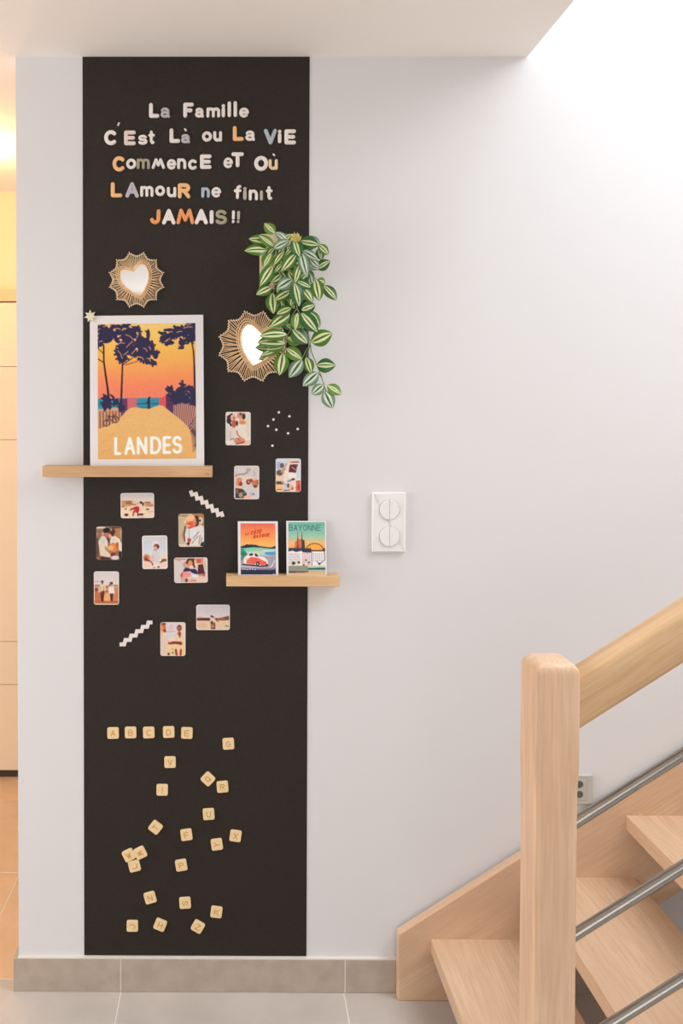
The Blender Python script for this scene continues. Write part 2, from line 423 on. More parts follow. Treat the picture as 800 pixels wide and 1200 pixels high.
# skirting: tiles with thin joints, end return at the corner
bs = thing('baseboard_back', None, None, (0, 0, 0), kind='structure')
BH = .0905
XS = at(467, 1120, -.045).x
for x0, x1 in ((XL-.012, JX-.0015), (JX+.0015, .3075), (.3105, XS), (.80, 1.50), (1.503, 2.2), (2.203, 2.99)):
    b = MB(); b.bprism([(x0, 0), (x1, 0), (x1, BH), (x0, BH)], -.012, -.0005, .0012); b.obj('skirting_tile', M_base, bs)
b = MB(); b.box(XL-.012, XL-.0005, .0005, .12, 0, BH); b.obj('skirting_tile', M_base, bs)
b = MB(); b.box(XL, XS, -.0115, 0, BH, BH+.0025); b.box(JX-.0015, JX+.0015, -.0114, -.001, .001, BH); b.box(.3075, .3105, -.0114, -.001, .001, BH); b.obj('grout_joint', M_grout, bs)
# rest of the shell (seen in the heart mirrors and from the side)
b = MB(); b.box(-3.1, -3.0, -5.0, -1.95, 0, HC); b.box(-3.1, -3.0, -.15, 1.6, 0, HC); b.box(-3.1, -3.0, -1.95, -.15, 0, .35); b.box(-3.1, -3.0, -1.95, -.15, 2.35, HC); struct('wall_left', b, M_wall)
w = thing('window_2', None, None, (-3.05, -1.05, .35), kind='structure')
for y0, y1, z0, z1 in ((-1.95, -1.89, .35, 2.35), (-.21, -.15, .35, 2.35), (-1.89, -.21, .35, .41), (-1.89, -.21, 2.29, 2.35), (-1.08, -1.02, .41, 2.29)):
    b = MB(); b.box(-3.08, -3.02, y0, y1, z0, z1); b.obj('window_frame', M_plastic, w)
b = MB(); b.box(2.95, 3.05, -5.0, .12, 0, 3.0); b.box(2.95, 3.05, -5.0, .12, 4.5, 5.2); b.box(2.95, 3.05, -5.0, -2.25, 3.0, 4.5); b.box(2.95, 3.05, -.55, .12, 3.0, 4.5); struct('wall_right', b, M_wall)
w = thing('added_landing_window', None, None, (3.0, -1.4, 3.0), kind='structure')  # unseen window, added to go with the extra landing light
for y0, y1, z0, z1 in ((-2.25, -2.2, 3.0, 4.5), (-.6, -.55, 3.0, 4.5), (-2.2, -.6, 3.0, 3.05), (-2.2, -.6, 4.45, 4.5)):
    b = MB(); b.box(2.96, 3.02, y0, y1, z0, z1); b.obj('window_frame', M_plastic, w)
b = MB(); b.box(-3.1, -1.15, -5.12, -5.0, 0, 5.2); b.box(.95, 3.05, -5.12, -5.0, 0, 5.2)
b.box(-1.15, .95, -5.12, -5.0, 2.35, 5.2); b.box(-1.15, .95, -5.12, -5.0, 0, .45); struct('wall_front', b, mat('greige_wall_paint', rgb(196, 189, 181), .85))
w = thing('window_1', None, None, (-.1, -5.06, .45), kind='structure')
for x0, x1, z0, z1 in ((-1.15, -1.09, .45, 2.35), (.89, .95, .45, 2.35), (-1.09, .89, .45, .51), (-1.09, .89, 2.29, 2.35), (-.13, -.07, .51, 2.29)):
    b = MB(); b.box(x0, x1, -5.10, -5.04, z0, z1); b.obj('window_frame', M_plastic, w)
# stairwell above the lower ceiling
b = MB(); b.box(XC-.12, XC, -5.0, 0, HC+.28, 5.2); struct('wall_stairwell', b, M_wall)
b = MB(); b.box(XC-.12, 1.0, -5.1, .12, 5.2, 5.3); b.box(2.98, 3.05, -5.1, .12, 5.2, 5.3)
b.box(1.0, 2.98, -5.1, -2.7, 5.2, 5.3); b.box(1.0, 2.98, -.25, .12, 5.2, 5.3); struct('ceiling_upper', b, M_ceil)
# corridor behind the wall
YC = 1.50
b = MB(); b.box(-3.0, 3.0, YC, YC+.12, 0, HC); struct('wall_corridor', b, mat('corridor_paint', rgb(240, 208, 172), .8))
d = thing('door_1', None, None, (-1.05, YC, 0), kind='structure')
zt = at(10, 346, YC).z
b = MB(); b.box(-1.62, -.48, YC-.035, YC-.002, zt-.03, zt+.02); bevel(b.obj('door_frame', M_frame, d), .003)
z = .012; zs = [at(10, q, YC).z for q in (905, 800, 750, 515, 430)]
prev = .035
for zq in zs[1:]+[zt-.034]:
    b = MB(); b.box(-1.56, -.50, YC-.028, YC-.003, prev, zq-.0012); b.obj('door_panel', M_door, d); prev = zq+.0012
b = MB(); b.box(-1.60, -.48, YC-.012, YC-.002, 0, .030); b.obj('door_gap', mat('door_gap_shade', rgb(70, 52, 38), .6), d)  # dark strip in place of the shaded gap under the door
# corridor ceiling lamp, just past the wall's end
t = thing('ceiling_lamp', 'small round ceiling lamp glowing warm in the corridor behind the wall', 'lamp', (-.92, .80, HC-.001))
def lathe(mb, c, prof, seg=28):
    n0 = len(mb.v)
    for r, z in prof:
        for k in range(seg):
            a = 2*math.pi*k/seg; mb.v.append((c[0]+r*math.cos(a), c[1]+r*math.sin(a), c[2]+z))
    for i in range(len(prof)-1):
        for k in range(seg):
            a = n0+i*seg+k; b_ = n0+i*seg+(k+1) % seg; mb.f.append((a, a+seg, b_+seg, b_))
b = MB(); lathe(b, (-.92, .80, HC), [(.001, -.001), (.06, -.001), (.06, -.02), (.052, -.022), (.001, -.022)]); b.obj('base', M_plastic, t)
b = MB(); lathe(b, (-.92, .80, HC), [(.052, -.0225), (.05, -.04), (.036, -.052), (.001, -.056)]); b.obj('diffuser', M_glow, t, smooth=True)

# ------------------------------------------------------------------ black strip
b = MB(); b.box(PXL, PXR, -.0015, -.0001, BH+.004, HC-.001)
tag(b.obj('magnetic_board', M_panel), 'tall black magnetic strip running floor to ceiling on the white wall', 'board')
YP = -.0016

# ------------------------------------------------------------------ foam letters of the saying
LN = [
 (1, [('La', [('L',174.7,186.7,121,138.2,'w'), ('a',188.2,199.3,126.3,138.2,'g')]),
      ('Famille', [('F',214.8,227,120.6,138,'w'), ('a',228.5,239,126.5,138,'w'), ('m',241.9,257.9,126.2,137.9,'w'), ('i',259.4,264,122.2,137.6,'w'),
                   ('l',266.3,271,119.2,137.3,'w'), ('l',273.2,278.1,118.8,137.2,'w'), ('e',280.2,291.6,126.4,137.9,'w')])]),
 (2, [("C'Est", [('C',122.2,137.6,152.8,170.2,'w'), ("'",137.3,140.7,143.6,147.9,'w'), ('E',145.5,159.2,153.2,170.3,'p'), ('s',161.8,172.9,158.2,169.8,'w'), ('t',173.8,182.1,153.3,169.1,'w')]),
      ('Là', [('L',198.7,211,150.7,167.6,'w'), ('a',212.2,222.8,157.3,168.1,'g'), ('`',215.4,219.1,150.6,154.1,'w')]),
      ('ou', [('o',236.7,248.4,154.3,166.1,'w'), ('u',249.8,260.1,154,166.1,'w')]),
      ('La', [('L',272.8,285.6,148,165.3,'o'), ('a',287.4,298.8,153.2,165.3,'w')]),
      ('ViE', [('V',309.1,324.3,151.3,169.4,'b'), ('i',325.1,330,152.2,167.9,'w'), ('E',333.2,346.6,151.8,169.4,'w')])]),
 (3, [('CommencE', [('C',132,147.3,183.3,201.1,'o'), ('o',147.9,159.8,186,198.4,'w'), ('m',160.2,175.8,186,198.4,'k'), ('w',177.7,193.4,185.7,198.1,'w'),
                    ('e',195.6,206.6,186.7,198.8,'w'), ('n',207.6,218.3,185.7,198.4,'w'), ('c',220.4,231.3,187,199.1,'w'), ('E',234.4,247.8,181.2,198.1,'w')]),
      ('eT', [('e',261.9,272.9,184.8,197.3,'w'), ('T',271.1,285.6,178.7,196.1,'w')]),
      ('Où', [('O',297.7,314.1,182.9,200.4,'w'), ('u',314.6,325.3,186.7,199.3,'h'), ('`',319.1,322.6,180.1,183.3,'w')])]),
 (4, [('LAmouR', [('L',130,143.3,213.7,231.4,'o'), ('A',147,162.8,213.7,231.8,'g'), ('m',164.4,179.9,218.1,230.8,'w'), ('o',181.9,193.4,217.7,229.9,'w'),
                  ('u',195.6,206.6,219.2,231.4,'w'), ('R',208.4,223.1,214.9,232.6,'o')]),
      ('ne', [('n',235.9,245.9,219.7,231.9,'b'), ('e',247.6,259.1,219.4,231.6,'w')]),
      ('finit', [('f',273.9,283.1,217.1,233.3,'w'), ('i',284.7,289.1,219.2,234.4,'s'), ('n',291.4,302.1,222.4,235.1,'w'), ('j',304.3,308.1,223.4,235.1,'s'), ('t',311.4,319.8,218.4,234.4,'w')])]),
 (5, [('JAMAIS', [('J',175.7,188.6,245.4,262.9,'d'), ('A',190,205.8,245.1,263.3,'w'), ('M',206.7,227.6,244.7,262.9,'d'), ('A',228.1,243.6,245.1,263.1,'w'),
                  ('I',245.7,250.1,246.4,262.6,'w'), ('S',252.1,266.1,245.9,263.3,'k')]),
      ('!!', [('!',271.1,275.6,246.7,261.6,'w'), ('!',276.7,281.9,247.4,261.6,'s')])])]
ORD = ['first', 'second', 'third']
LINEN = ['top line', 'second line', 'third line', 'fourth line', 'bottom line']
for ln, words in LN:
    for word, ls in words:
        seen = {}
        for gi, (ch, x0, x1, y0, y1, c) in enumerate(ls):
            seen[ch] = seen.get(ch, 0)+1
            tot = sum(1 for q in ls if q[0] == ch)
            cap = ch.isupper(); rad = 2.25 if cap else 1.75
            if ch in 'il': rad = 2.05
            if ch == 'j': rad = 1.8
            if ch == '!': rad = 1.7
            if ch in "'`": rad = .95
            if ch in 'esa': rad = 1.6
            if ch == 'm': rad = 1.75
            if ch == 'M': rad = 2.1
            if ch == 'S': rad = 2.05
            gl = {"'": '/', '`': '\\', }.get(ch, ch)
            bx0, bx1, by0, by1 = x0+rad, x1-rad, y0+rad, y1-rad
            if bx1 < bx0: bx0 = bx1 = (x0+x1)/2
            pts = []
            mb = MB()
            for st in G[gl]:
                W3d = [at(bx0+(bx1-bx0)*u, by1+(by0-by1)*v, YP) for u, v in st]
                add_stroke(mb, [(q.x, q.z) for q in W3d], rad*PXM, .0042, YP)
            shown = {'w': 'm', 'j': 'i'}.get(ch, ch)
            nth = (ORD[seen[ch]-1]+' ') if tot > 1 else ''
            if ch in "'`":
                lab = f"tiny white {'apostrophe' if ch == chr(39) else 'accent'} magnet of the word {word} in the {LINEN[ln-1]}"
                mb.obj('accent_magnet', FOAM[c]); o = COL.objects[-1]; tag(o, lab, 'letter', 'foam letter magnets of the saying')
                continue
            if ch == 'j': lab = f"stone-grey dotless letter i near the end of the word finit, before t"
            elif ch == '!': lab = f"{FOAMN[c]} exclamation mark, {ORD[seen[ch]-1]} of the pair ending the bottom line"
            else: lab = f"{FOAMN[c]} foam letter {shown}, {nth}{shown} of the word {word} in the {LINEN[ln-1]}"
            if ch == 'E' and word == 'CommencE': lab = 'white capital foam letter E ending the word CommencE'
            if ch == 'i' and word == 'finit': lab = 'stone-grey dotted letter i after the f of finit in the fourth line'
            if ch == 'w': lab = 'white foam letter m with slanted legs, after the khaki m of CommencE'
            if ch == 'm' and word == 'CommencE': lab = 'khaki foam letter m, the only khaki letter of the word CommencE'
            if word == 'La' and ln == 2: lab += ', right of ou'
            if word == 'La' and ln == 1: lab += ', left of Famille'
            o = mb.obj('foam_letter', FOAM[c]); tag(o, lab, 'letter', 'foam letter magnets of the saying')

# ------------------------------------------------------------------ wooden letter tiles
TL = [('A',132.5,858.9,1,'first of the top row'),('B',153,858.3,1,'second of the top row'),('C',174.3,858.3,2,'middle of the top row'),('D',197.6,857.8,2,'fourth of the top row'),('E',218.9,858.9,-2,'last of the top row'),
 ('G',267.5,871.5,3,'alone right of the top row'),('V',199.2,893,1,'just below the top row'),('Q',243.6,912.7,47,'turned on its corner beside R'),('R',260.6,921.9,5,'right of the tile turned on its corner'),('I',190,925.5,0,'below V'),
 ('U',244.4,953.9,4,'below Q and above Y'),('T',182.2,969.4,52,'turned on its corner, left of F'),('F',218.4,978.1,8,'left of Y and below I'),('X',275.9,979.4,-8,'farthest right of the lower tiles'),('Y',254,989.4,8,'lying on its side beside X'),
 ('W',150.9,1002,27,'upper left of the touching trio'),('M',164.3,999.3,27,'upper right of the touching trio'),('L',157.5,1014.6,14,'lowest of the touching trio'),('P',212.3,1013.8,10,'below F'),
 ('N',175.9,1051.8,16,'tilted, left of S'),('S',216.8,1057.9,4,'between N and K'),('K',253.5,1068.6,-7,'lower right, above Z'),('J',155.1,1084.9,0,'lowest and farthest left'),('H',187.7,1083.6,-22,'between J and Z'),('Z',231.8,1085.7,-30,'tilted, lowest right')]
inner = {'Y': 80, 'T': 0, 'L': 90, 'M': 90, 'Z': 0, 'S': 90, 'J': 90, 'H': 0}
for ch, px, py, rot, where in TL:
    c = at(px, py, -.004); a = math.radians(rot)
    t = thing('letter_tile', f'pale wooden square tile engraved {ch}, {where}', 'tile', (c.x, -.004, c.z), 'wooden letter tiles on the black strip')
    s = 13.4*PXM
    b = MB(); b.bprism(rrect(c.x, c.z, s, s, .0048, a), -.0075, YP, .0011); b.obj('tile_body', M_tilewood, t)
    b = MB(); a2 = a+math.radians(inner.get(ch, 0)); hw, hh = .0052, .0068
    if ch == 'I': hw = .001
    for st in G[ch]:
        q = [((u-.5)*2*hw, (v-.5)*2*hh) for u, v in st]
        q = [(c.x+x*math.cos(a2)-z_*math.sin(a2), c.z+x*math.sin(a2)+z_*math.cos(a2)) for x, z_ in q]
        add_stroke(b, q, .00105, .0004, -.00752)
    b.obj('engraved_letter', M_tileink, t)

# ------------------------------------------------------------------ zigzags, dots, star
def zig(pts, w, label):
    P = [np.array(p, float) for p in pts]; L_, R_ = [], []
    for i in range(len(P)):
        if i == 0: t = P[1]-P[0]; n = np.array([-t[1], t[0]])/np.hypot(*t); k = 1
        elif i == len(P)-1: t = P[-1]-P[-2]; n = np.array([-t[1], t[0]])/np.hypot(*t); k = 1
        else:
            e1 = (P[i]-P[i-1])/np.hypot(*(P[i]-P[i-1])); e2 = (P[i+1]-P[i])/np.hypot(*(P[i+1]-P[i]))
            n1 = np.array([-e1[1], e1[0]]); n2 = np.array([-e2[1], e2[0]]); n = n1+n2; n /= np.hypot(*n); k = 1/max(.5, n@n1)
        L_.append(P[i]+n*w*k/2); R_.append(P[i]-n*w*k/2)
    v = []; f = []
    for Y in (YP, YP-.0025):
        for q in L_+R_:
            c = at(q[0], q[1], YP); v.append((c.x, Y, c.z))
    n = len(P)
    for i in range(n-1):
        a, b_, c_, d_ = i, i+1, n+i+1, n+i; m = 2*n
        f += [(m+a, m+b_, m+c_, m+d_), (a, b_, m+b_, m+a), (d_, m+d_, m+c_, c_)]
    m = 2*n; f += [(0, m, m+n, n), (n-1, 2*n-1, m+2*n-1, m+n-1)]
    o = mesh('zigzag_magnet', v, f, M_zig); tag(o, label, 'magnet', 'zigzag magnets')
p = []
for k in range(6): p += [(140.2+6.75*k, 755-5.15*k), (145.6+6.75*k, 755-5.15*k)]
zig(p[:-1]+[(178.6, 729.3)], 4.3, 'pale pink zigzag strip rising to the right, left of the lowest photo')
p = [(223.2, 574.8)]
for k in range(6): p += [(224.8+6.1*k, 579.6+4.75*k), (229.6+6.1*k, 578.6+4.75*k)]
zig(p[:-1]+[(259.6, 601.6), (261, 605.5)], 4.2, 'pale pink zigzag strip falling to the right, above the sleeping baby photo')
DOT = [(326.6,483.3,'topmost of the scattered dots'),(339,487.9,'upper right of the scattered dots'),(320.3,491.7,'left of the dots, second highest there'),(314,499.4,'farthest left of the dots'),(323.7,503.7,'middle of the dots, below the leftmost'),(348.8,502.8,'farthest right of the dots'),(337.5,507.9,'second lowest dot, toward the right'),(319.1,522.4,'lowest dot, apart from the others')]
for x, y, wh in DOT:
    c = at(x, y, -.004); b = MB()
    n0 = 0
    prof = [(.0001, -.0066), (.0018, -.0062), (.0030, -.0045), (.0034, -.003), (.0034, YP)]
    for r, yy in prof:
        for k in range(14):
            a = 2*math.pi*k/14; b.v.append((c.x+r*math.cos(a), yy, c.z+r*math.sin(a)))
    for i in range(4):
        for k in range(14):
            b.f.append((i*14+k, (i+1)*14+k, (i+1)*14+(k+1) % 14, i*14+(k+1) % 14))
    tag(b.obj('dot_magnet', M_magnet, smooth=True), 'tiny white round magnet, '+wh, 'magnet', 'tiny round magnets')

# ------------------------------------------------------------------ raster printing into vertex ink
PG = 1.02
class Canvas:
    """ink for a flat print; drawing units are those of an enlarged view: photo px = (ox + x/s, oy + y/s)"""
    def __init__(s, ox, oy, sc, box, res):
        s.ox, s.oy, s.sc = ox, oy, sc; s.box = box          # box in photo px x0,y0,x1,y1
        x0, y0, x1, y1 = box; s.nx = int((x1-x0)*res)+1; s.ny = int((y1-y0)*res)+1
        gx = np.linspace(x0, x1, s.nx); gy = np.linspace(y0, y1, s.ny)
        s.X, s.Y = np.meshgrid((gx-ox)*sc, (gy-oy)*sc)
        s.c = np.ones((s.ny, s.nx, 3))*255
        s.px = sc/res
    def put(s, m, col, a=1):
        m = (np.clip(m, 0, 1)*a)[..., None]; s.c = s.c*(1-m)+np.array(col, float)*m
    def all(s, col): s.c[:] = col
    def vgrad(s, stops, y0=None, y1=None, m=None):
        ys = [q[0] for q in stops]; cc = np.stack([np.interp(s.Y, ys, [q[1][k] for q in stops]) for k in range(3)], -1)
        mm = np.ones_like(s.Y) if m is None else m
        if y0 is not None: mm = mm*(s.Y >= y0)
        if y1 is not None: mm = mm*(s.Y <= y1)
        s.c = s.c*(1-mm[..., None])+cc*mm[..., None]
    def ell(s, cx, cy, rx, ry, col, rot=0, a=1, soft=None):
        c, q = math.cos(math.radians(rot)), math.sin(math.radians(rot)); dx, dy = s.X-cx, s.Y-cy
        d = np.hypot((dx*c+dy*q)/rx, (-dx*q+dy*c)/ry); w = (soft or s.px)/min(rx, ry)
        s.put((1-d)/w+.5, col, a)
    def pmask(s, pts):
        n = len(pts); ins = np.zeros(s.X.shape, bool)
        for i in range(n):
            x1, y1 = pts[i]; x2, y2 = pts[(i+1) % n]
            if y1 == y2: continue
            cond = ((y1 > s.Y) != (y2 > s.Y)) & (s.X < (x2-x1)*(s.Y-y1)/(y2-y1)+x1); ins ^= cond
        return ins.astype(float)
    def poly(s, pts, col, a=1): s.put(s.pmask(pts), col, a)
    def line(s, pts, w, col, a=1):
        d = np.full(s.X.shape, 1e9)
        for (x1, y1), (x2, y2) in zip(pts[:-1], pts[1:]):
            L2 = (x2-x1)**2+(y2-y1)**2+1e-9; t = np.clip(((s.X-x1)*(x2-x1)+(s.Y-y1)*(y2-y1))/L2, 0, 1)
            d = np.minimum(d, np.hypot(s.X-x1-t*(x2-x1), s.Y-y1-t*(y2-y1)))
        s.put((w/2-d)/s.px+.5, col, a)
    def text(s, st, x0, x1, y0, y1, w, col, gap=.25, slant=0, rise=0, a=1):
        wd = [.25 if ch == 'I' else 1 for ch in st]; tot = sum(wd)+gap*(len(st)-1); u = (x1-x0)/tot; x = x0
        for ch, k in zip(st, wd):
            if ch != ' ':
                for q in G[ch]:
                    P = [(x+w/2+(k*u-w)*p[0]+slant*(p[1]), y1-w/2-(y1-y0-w)*p[1]+rise*(x-x0)) for p in q]
                    s.line(P, w, col, a)
            x += (k+gap)*u
    def noise(s, amp, seed, cell=3):
        r = np.random.RandomState(seed); n = r.normal(0, 1, (s.ny//cell+2, s.nx//cell+2))
        n = np.kron(n, np.ones((cell, cell)))[:s.ny, :s.nx]; s.c = s.c+n[..., None]*amp
    def blur(s, k=1):
        for _ in range(k):
            p = np.pad(s.c, ((1, 1), (1, 1), (0, 0)), 'edge')
            s.c = (p[:-2, 1:-1]+p[2:, 1:-1]+p[1:-1, :-2]+p[1:-1, 2:]+2*p[1:-1, 1:-1])/6
    def build(s, name, M, parent, frame, radius=0, m=None):
        """frame(u, v) -> world point, u,v in 0..1 from the top left"""
        u, v = np.meshgrid(np.linspace(0, 1, s.nx), np.linspace(0, 1, s.ny))
        o, ex, ey = frame; base = WL[parent]
        P = np.array(o-base)[None, None]+u[..., None]*np.array(ex)+v[..., None]*np.array(ey)
        idx = np.arange(s.nx*s.ny).reshape(s.ny, s.nx)
        q = np.stack([idx[:-1, :-1], idx[1:, :-1], idx[1:, 1:], idx[:-1, 1:]], -1).reshape(-1, 4)
        if radius:
            W_, H_ = ex.length, ey.length; cu = ((u[:-1, :-1]+u[1:, 1:])/2*W_).ravel(); cv = ((v[:-1, :-1]+v[1:, 1:])/2*H_).ravel()
            dx = np.maximum(radius-np.minimum(cu, W_-cu), 0); dy = np.maximum(radius-np.minimum(cv, H_-cv), 0)
            q = q[np.hypot(dx, dy) <= radius]
        me = bpy.data.meshes.new(name); nf = len(q)
        me.vertices.add(s.nx*s.ny); me.vertices.foreach_set('co', P.reshape(-1).astype(np.float32))
        me.loops.add(nf*4); me.loops.foreach_set('vertex_index', q.reshape(-1).astype(np.int32))
        me.polygons.add(nf); me.polygons.foreach_set('loop_start', np.arange(0, nf*4, 4, dtype=np.int32))
        me.update(calc_edges=True); me.validate()
        ca = me.color_attributes.new('ink', 'FLOAT_COLOR', 'POINT')
        col = np.clip(lin(np.clip(s.c, 0, 255))*PG, 0, .92); col = np.concatenate([col, np.ones(col.shape[:2]+(1,))], -1)
        ca.data.foreach_set('color', col.reshape(-1).astype(np.float32))
        me.materials.append(M); o_ = bpy.data.objects.new(name, me); COL.objects.link(o_); o_.parent = parent; WL[o_] = base
        return o_

# ------------------------------------------------------------------ ledges
def ledge(name, px0, px1, py0, py1, depth, M, label):
    a = at(px0, py0, -depth); c = at(px1, py1, -depth)
    zt_, zb = a.z, c.z
    # profile in (y,z): board with a card groove
    pr = [(-.0005, zb), (-depth, zb), (-depth, zt_), (-depth+.012, zt_), (-depth+.012, zt_-.007), (-depth+.026, zt_-.007), (-depth+.026, zt_), (-.0005, zt_)]
    n = len(pr); v = [(a.x, y, z_) for y, z_ in pr]+[(c.x, y, z_) for y, z_ in pr]
    f = [tuple(range(n)), tuple(range(2*n-1, n-1, -1))]+[(i, i+n, (i+1) % n+n, (i+1) % n) for i in range(n)]
    f = [tuple(reversed(q)) for q in f]
    t = thing(name, label, 'shelf', ((a.x+c.x)/2, -depth/2, zb))
    o = mesh('ledge_board', v, f, M, t); bevel(o, .001, 2)
    return t, zt_, a.x, c.x
DP = .052
l1, zt1, l1a, l1b = ledge('picture_ledge', 49.5, 248.7, 546.0, 559.3, DP, M_oak, 'long narrow wooden picture ledge holding the large orange sunset poster')
l2, zt2, l2a, l2b = ledge('picture_ledge', 265, 398, 675.0, 687.6, DP, M_oak2, 'short pale wooden picture ledge holding two small postcards')
M_mark = mat('dark_stamp', rgb(96, 66, 42), .6)
b = MB()
for i in range(4):
    q = at(240+1.3*i, 555.6, -DP); b.box(q.x, q.x+.0018, -DP-.0002, -DP, q.z, q.z+.0016)
b.obj('stamp_mark', M_mark, l1)

# ------------------------------------------------------------------ leaning prints
def leaning(name, label, box, prbox, zt_, canvas, thick=.0032, ybot=None, group=None, rot=0.0, top_y=-.0045):
    """a stiff card standing in the ledge groove and leaning back on the wall"""
    yb = -DP+.022
    x0, y0, x1, y1 = box
    pt = lambda px, py, Y: at(px, py, Y)
    zb = zt_-.0068
    # front plane goes through y=yb-thick at the bottom and y=top_y-thick at the top
    ztop = at((x0+x1)/2, y0, top_y-thick).z
    fy = lambda z_: (yb-thick)+(top_y-yb)*(z_-zb)/(ztop-zb)
    def solve(px, py):
        Y = -.02
        for _ in range(6): Y = fy(at(px, py, Y).z)
        return at(px, py, Y)
    A, B = solve(x0, y0+rot), solve(x1, y0-rot); C = solve(x0+.4, y1+rot)
    ex = B-A; ey = (C-A); ey = ey*((A.z-zb)/(A.z-C.z))
    ux, uy = ex.normalized(), ey.normalized(); nrm = uy.cross(ux).normalized()
    if nrm.y > 0: nrm = -nrm
    t = thing(name, label, 'poster' if 'post' in name and 'card' not in name else 'postcard', tuple(A+ex*.5+ey), group)
    F = [A, B, B+ey, A+ey]; Bk = [p-nrm*thick for p in F]
    v = F+Bk; f = [(0, 3, 2, 1), (4, 5, 6, 7), (0, 1, 5, 4), (1, 2, 6, 5), (2, 3, 7, 6), (3, 0, 4, 7)]
    o = mesh('card', v, f, M_paper, t)
    # print area
    w, h = x1-x0, y1-y0; hfull = ey.length/((A-C).length)*h
    u0, u1 = (prbox[0]-x0)/w, (prbox[2]-x0)/w; v0, v1 = (prbox[1]-y0)/hfull, (prbox[3]-y0)/hfull
    canvas.build('print', M_print, t, (A+ex*u0+ey*v0+nrm*.0003, ex*(u1-u0), ey*(v1-v0)))
    return t, F, nrm

# --- sunset poster
c = Canvas(0, 0, 1, (114.4, 379.2, 228.8, 537.8), 2.3)
c.vgrad([(379, (238, 204, 124)), (392, (246, 200, 104)), (408, (250, 190, 88)), (425, (248, 172, 88)), (440, (246, 152, 92)), (452, (244, 136, 96)), (467, (240, 128, 104))])
c.poly([(114, 467), (229, 466), (229, 485), (114, 485)], (44, 142, 166)); c.poly([(114, 473), (229, 472), (229, 474), (114, 475)], (30, 104, 140)); c.poly([(150, 478), (190, 476.5), (190, 480), (150, 480)], (36, 110, 140))
NV = (41, 36, 72); PU = (92, 42, 84)
sand = [(114, 502.3), (120, 500.6), (125.7, 499), (133.3, 495.6), (139, 492.7), (141.9, 488), (147.6, 481.3), (153.3, 477.8), (160, 477.4), (166.6, 478.7), (174, 479), (180.3, 477), (186, 475.2), (190.8, 476.1),
        (199.3, 483.2), (208.8, 490.8), (216.4, 497.5), (220.7, 503.2), (223.5, 511), (226, 519), (230, 525), (230, 540), (114, 540)]
c.poly([(148, 467.5), (160, 466), (160, 478), (148, 482)], (196, 92, 104)); c.poly([(140, 468), (149, 467), (149, 482), (140, 494)], (104, 52, 96))
c.poly([(186, 468), (191, 465), (195, 464), (195, 480), (186, 477)], (222, 84, 84)); c.poly([(194, 463), (203, 466), (212, 480), (212, 496), (194, 482)], (86, 40, 88))
c.poly([(203, 470), (229, 474), (229, 526), (222, 512), (203, 488)], (172, 112, 104)); c.poly([(114, 479), (141, 478), (141, 498), (114, 503)], (190, 132, 96))
r = random.Random(5)
for i in range(11): x = 149+i*1.05; c.line([(x, 467), (x+.2, 480)], .35, (232, 128, 122)); 
for i in range(15): x = 115+i*1.85; c.line([(x, 479.5), (x+.1, 503)], .75, (96, 58, 80) if i % 2 else (222, 176, 120))
c.poly([(114, 479), (141, 477), (141, 481), (114, 482)], (206, 160, 130)); 
for i in range(24):
    x = 202+i*1.15; c.line([(x, 470+i*.35), (x-.5-i*.28, 496+i*1.1)], .5, (236, 190, 150) if i % 2 else (74, 38, 70))
for i in range(10): y = 488+i*3.4; c.line([(230, y), (221.2+i*.15, y+12)], .9, (60, 30, 56)); c.line([(230, y+1.5), (222+i*.1, y+13.5)], .7, (238, 196, 152))
c.poly(sand, (232, 182, 114)); c.poly([(222, 503), (226, 512), (229, 519), (229, 524), (223, 516), (224, 511)], (236, 186, 110))
for i in range(10): y = 500+i*2.6; c.line([(229.5, y), (222.8+i*.25, y+6.5)], .8, (58, 30, 54))
c.ell(228, 522.5, 1.6, 1.5, (36, 24, 44))
for i in range(26): x, y = r.uniform(118, 215), r.uniform(486, 508); L_ = r.uniform(3, 9); c.line([(x, y), (x+L_, y+r.uniform(-.5, .5))], .5, (214, 160, 92), .5)
for i in range(9): x, y = r.uniform(116, 130), r.uniform(508, 534); c.line([(x, y), (x+5, y-3.5)], .9, (220, 152, 84), .6)
c.vgrad([(500, (232, 182, 114)), (540, (220, 158, 88))], m=c.pmask(sand)*.35*(c.Y > 500))
# pines
def blobs(cl, seed, n, col=NV):
    q = random.Random(seed)
    for (x, y, rx, ry) in cl:
        c.ell(x, y, rx, ry, col)
        for _ in range(n):
            a = q.uniform(0, 6.28); xx, yy = x+rx*math.cos(a), y+ry*math.sin(a)
            c.line([(xx-1.2*math.cos(a), yy-1.2*math.sin(a)), (xx+1.3*math.cos(a), yy+.9*math.sin(a))], q.uniform(1.5, 2.8), col)
blobs([(120, 385, 7, 5), (124, 394, 9, 8), (117, 402, 4, 4), (132, 389, 6, 7), (138, 384, 6, 4), (147, 382, 5, 2.5), (142, 395, 9, 8), (152, 392, 8, 8), (147, 406, 9, 9), (143, 419, 6, 6), (139, 413, 4, 5),
       (158, 386, 3.5, 4), (163, 388, 2, 5), (173.5, 392, 2.2, 6), (162, 400, 7, 8), (170, 402, 6, 6), (156, 412, 6, 6), (164, 412, 7, 6), (173, 413, 6, 7), (178, 408, 3, 7), (182, 416, 3.4, 5), (176, 424, 4, 3.5), (168, 421, 5, 3.5), (179, 427, 2.5, 1.5)], 3, 5)
blobs([(222, 386, 7, 7), (215, 389, 8, 6), (206, 392, 7, 4.5), (198, 395, 7, 4), (191, 397, 4, 4), (190, 391, 3, 2), (199, 387, 5, 2), (208, 385, 4, 2.4), (221, 398, 7, 4), (213, 402, 4, 4), (199, 402, 5, 2.6), (213, 408, 2.6, 2), (226, 381, 4, 3), (225, 394, 4, 8)], 9, 4)
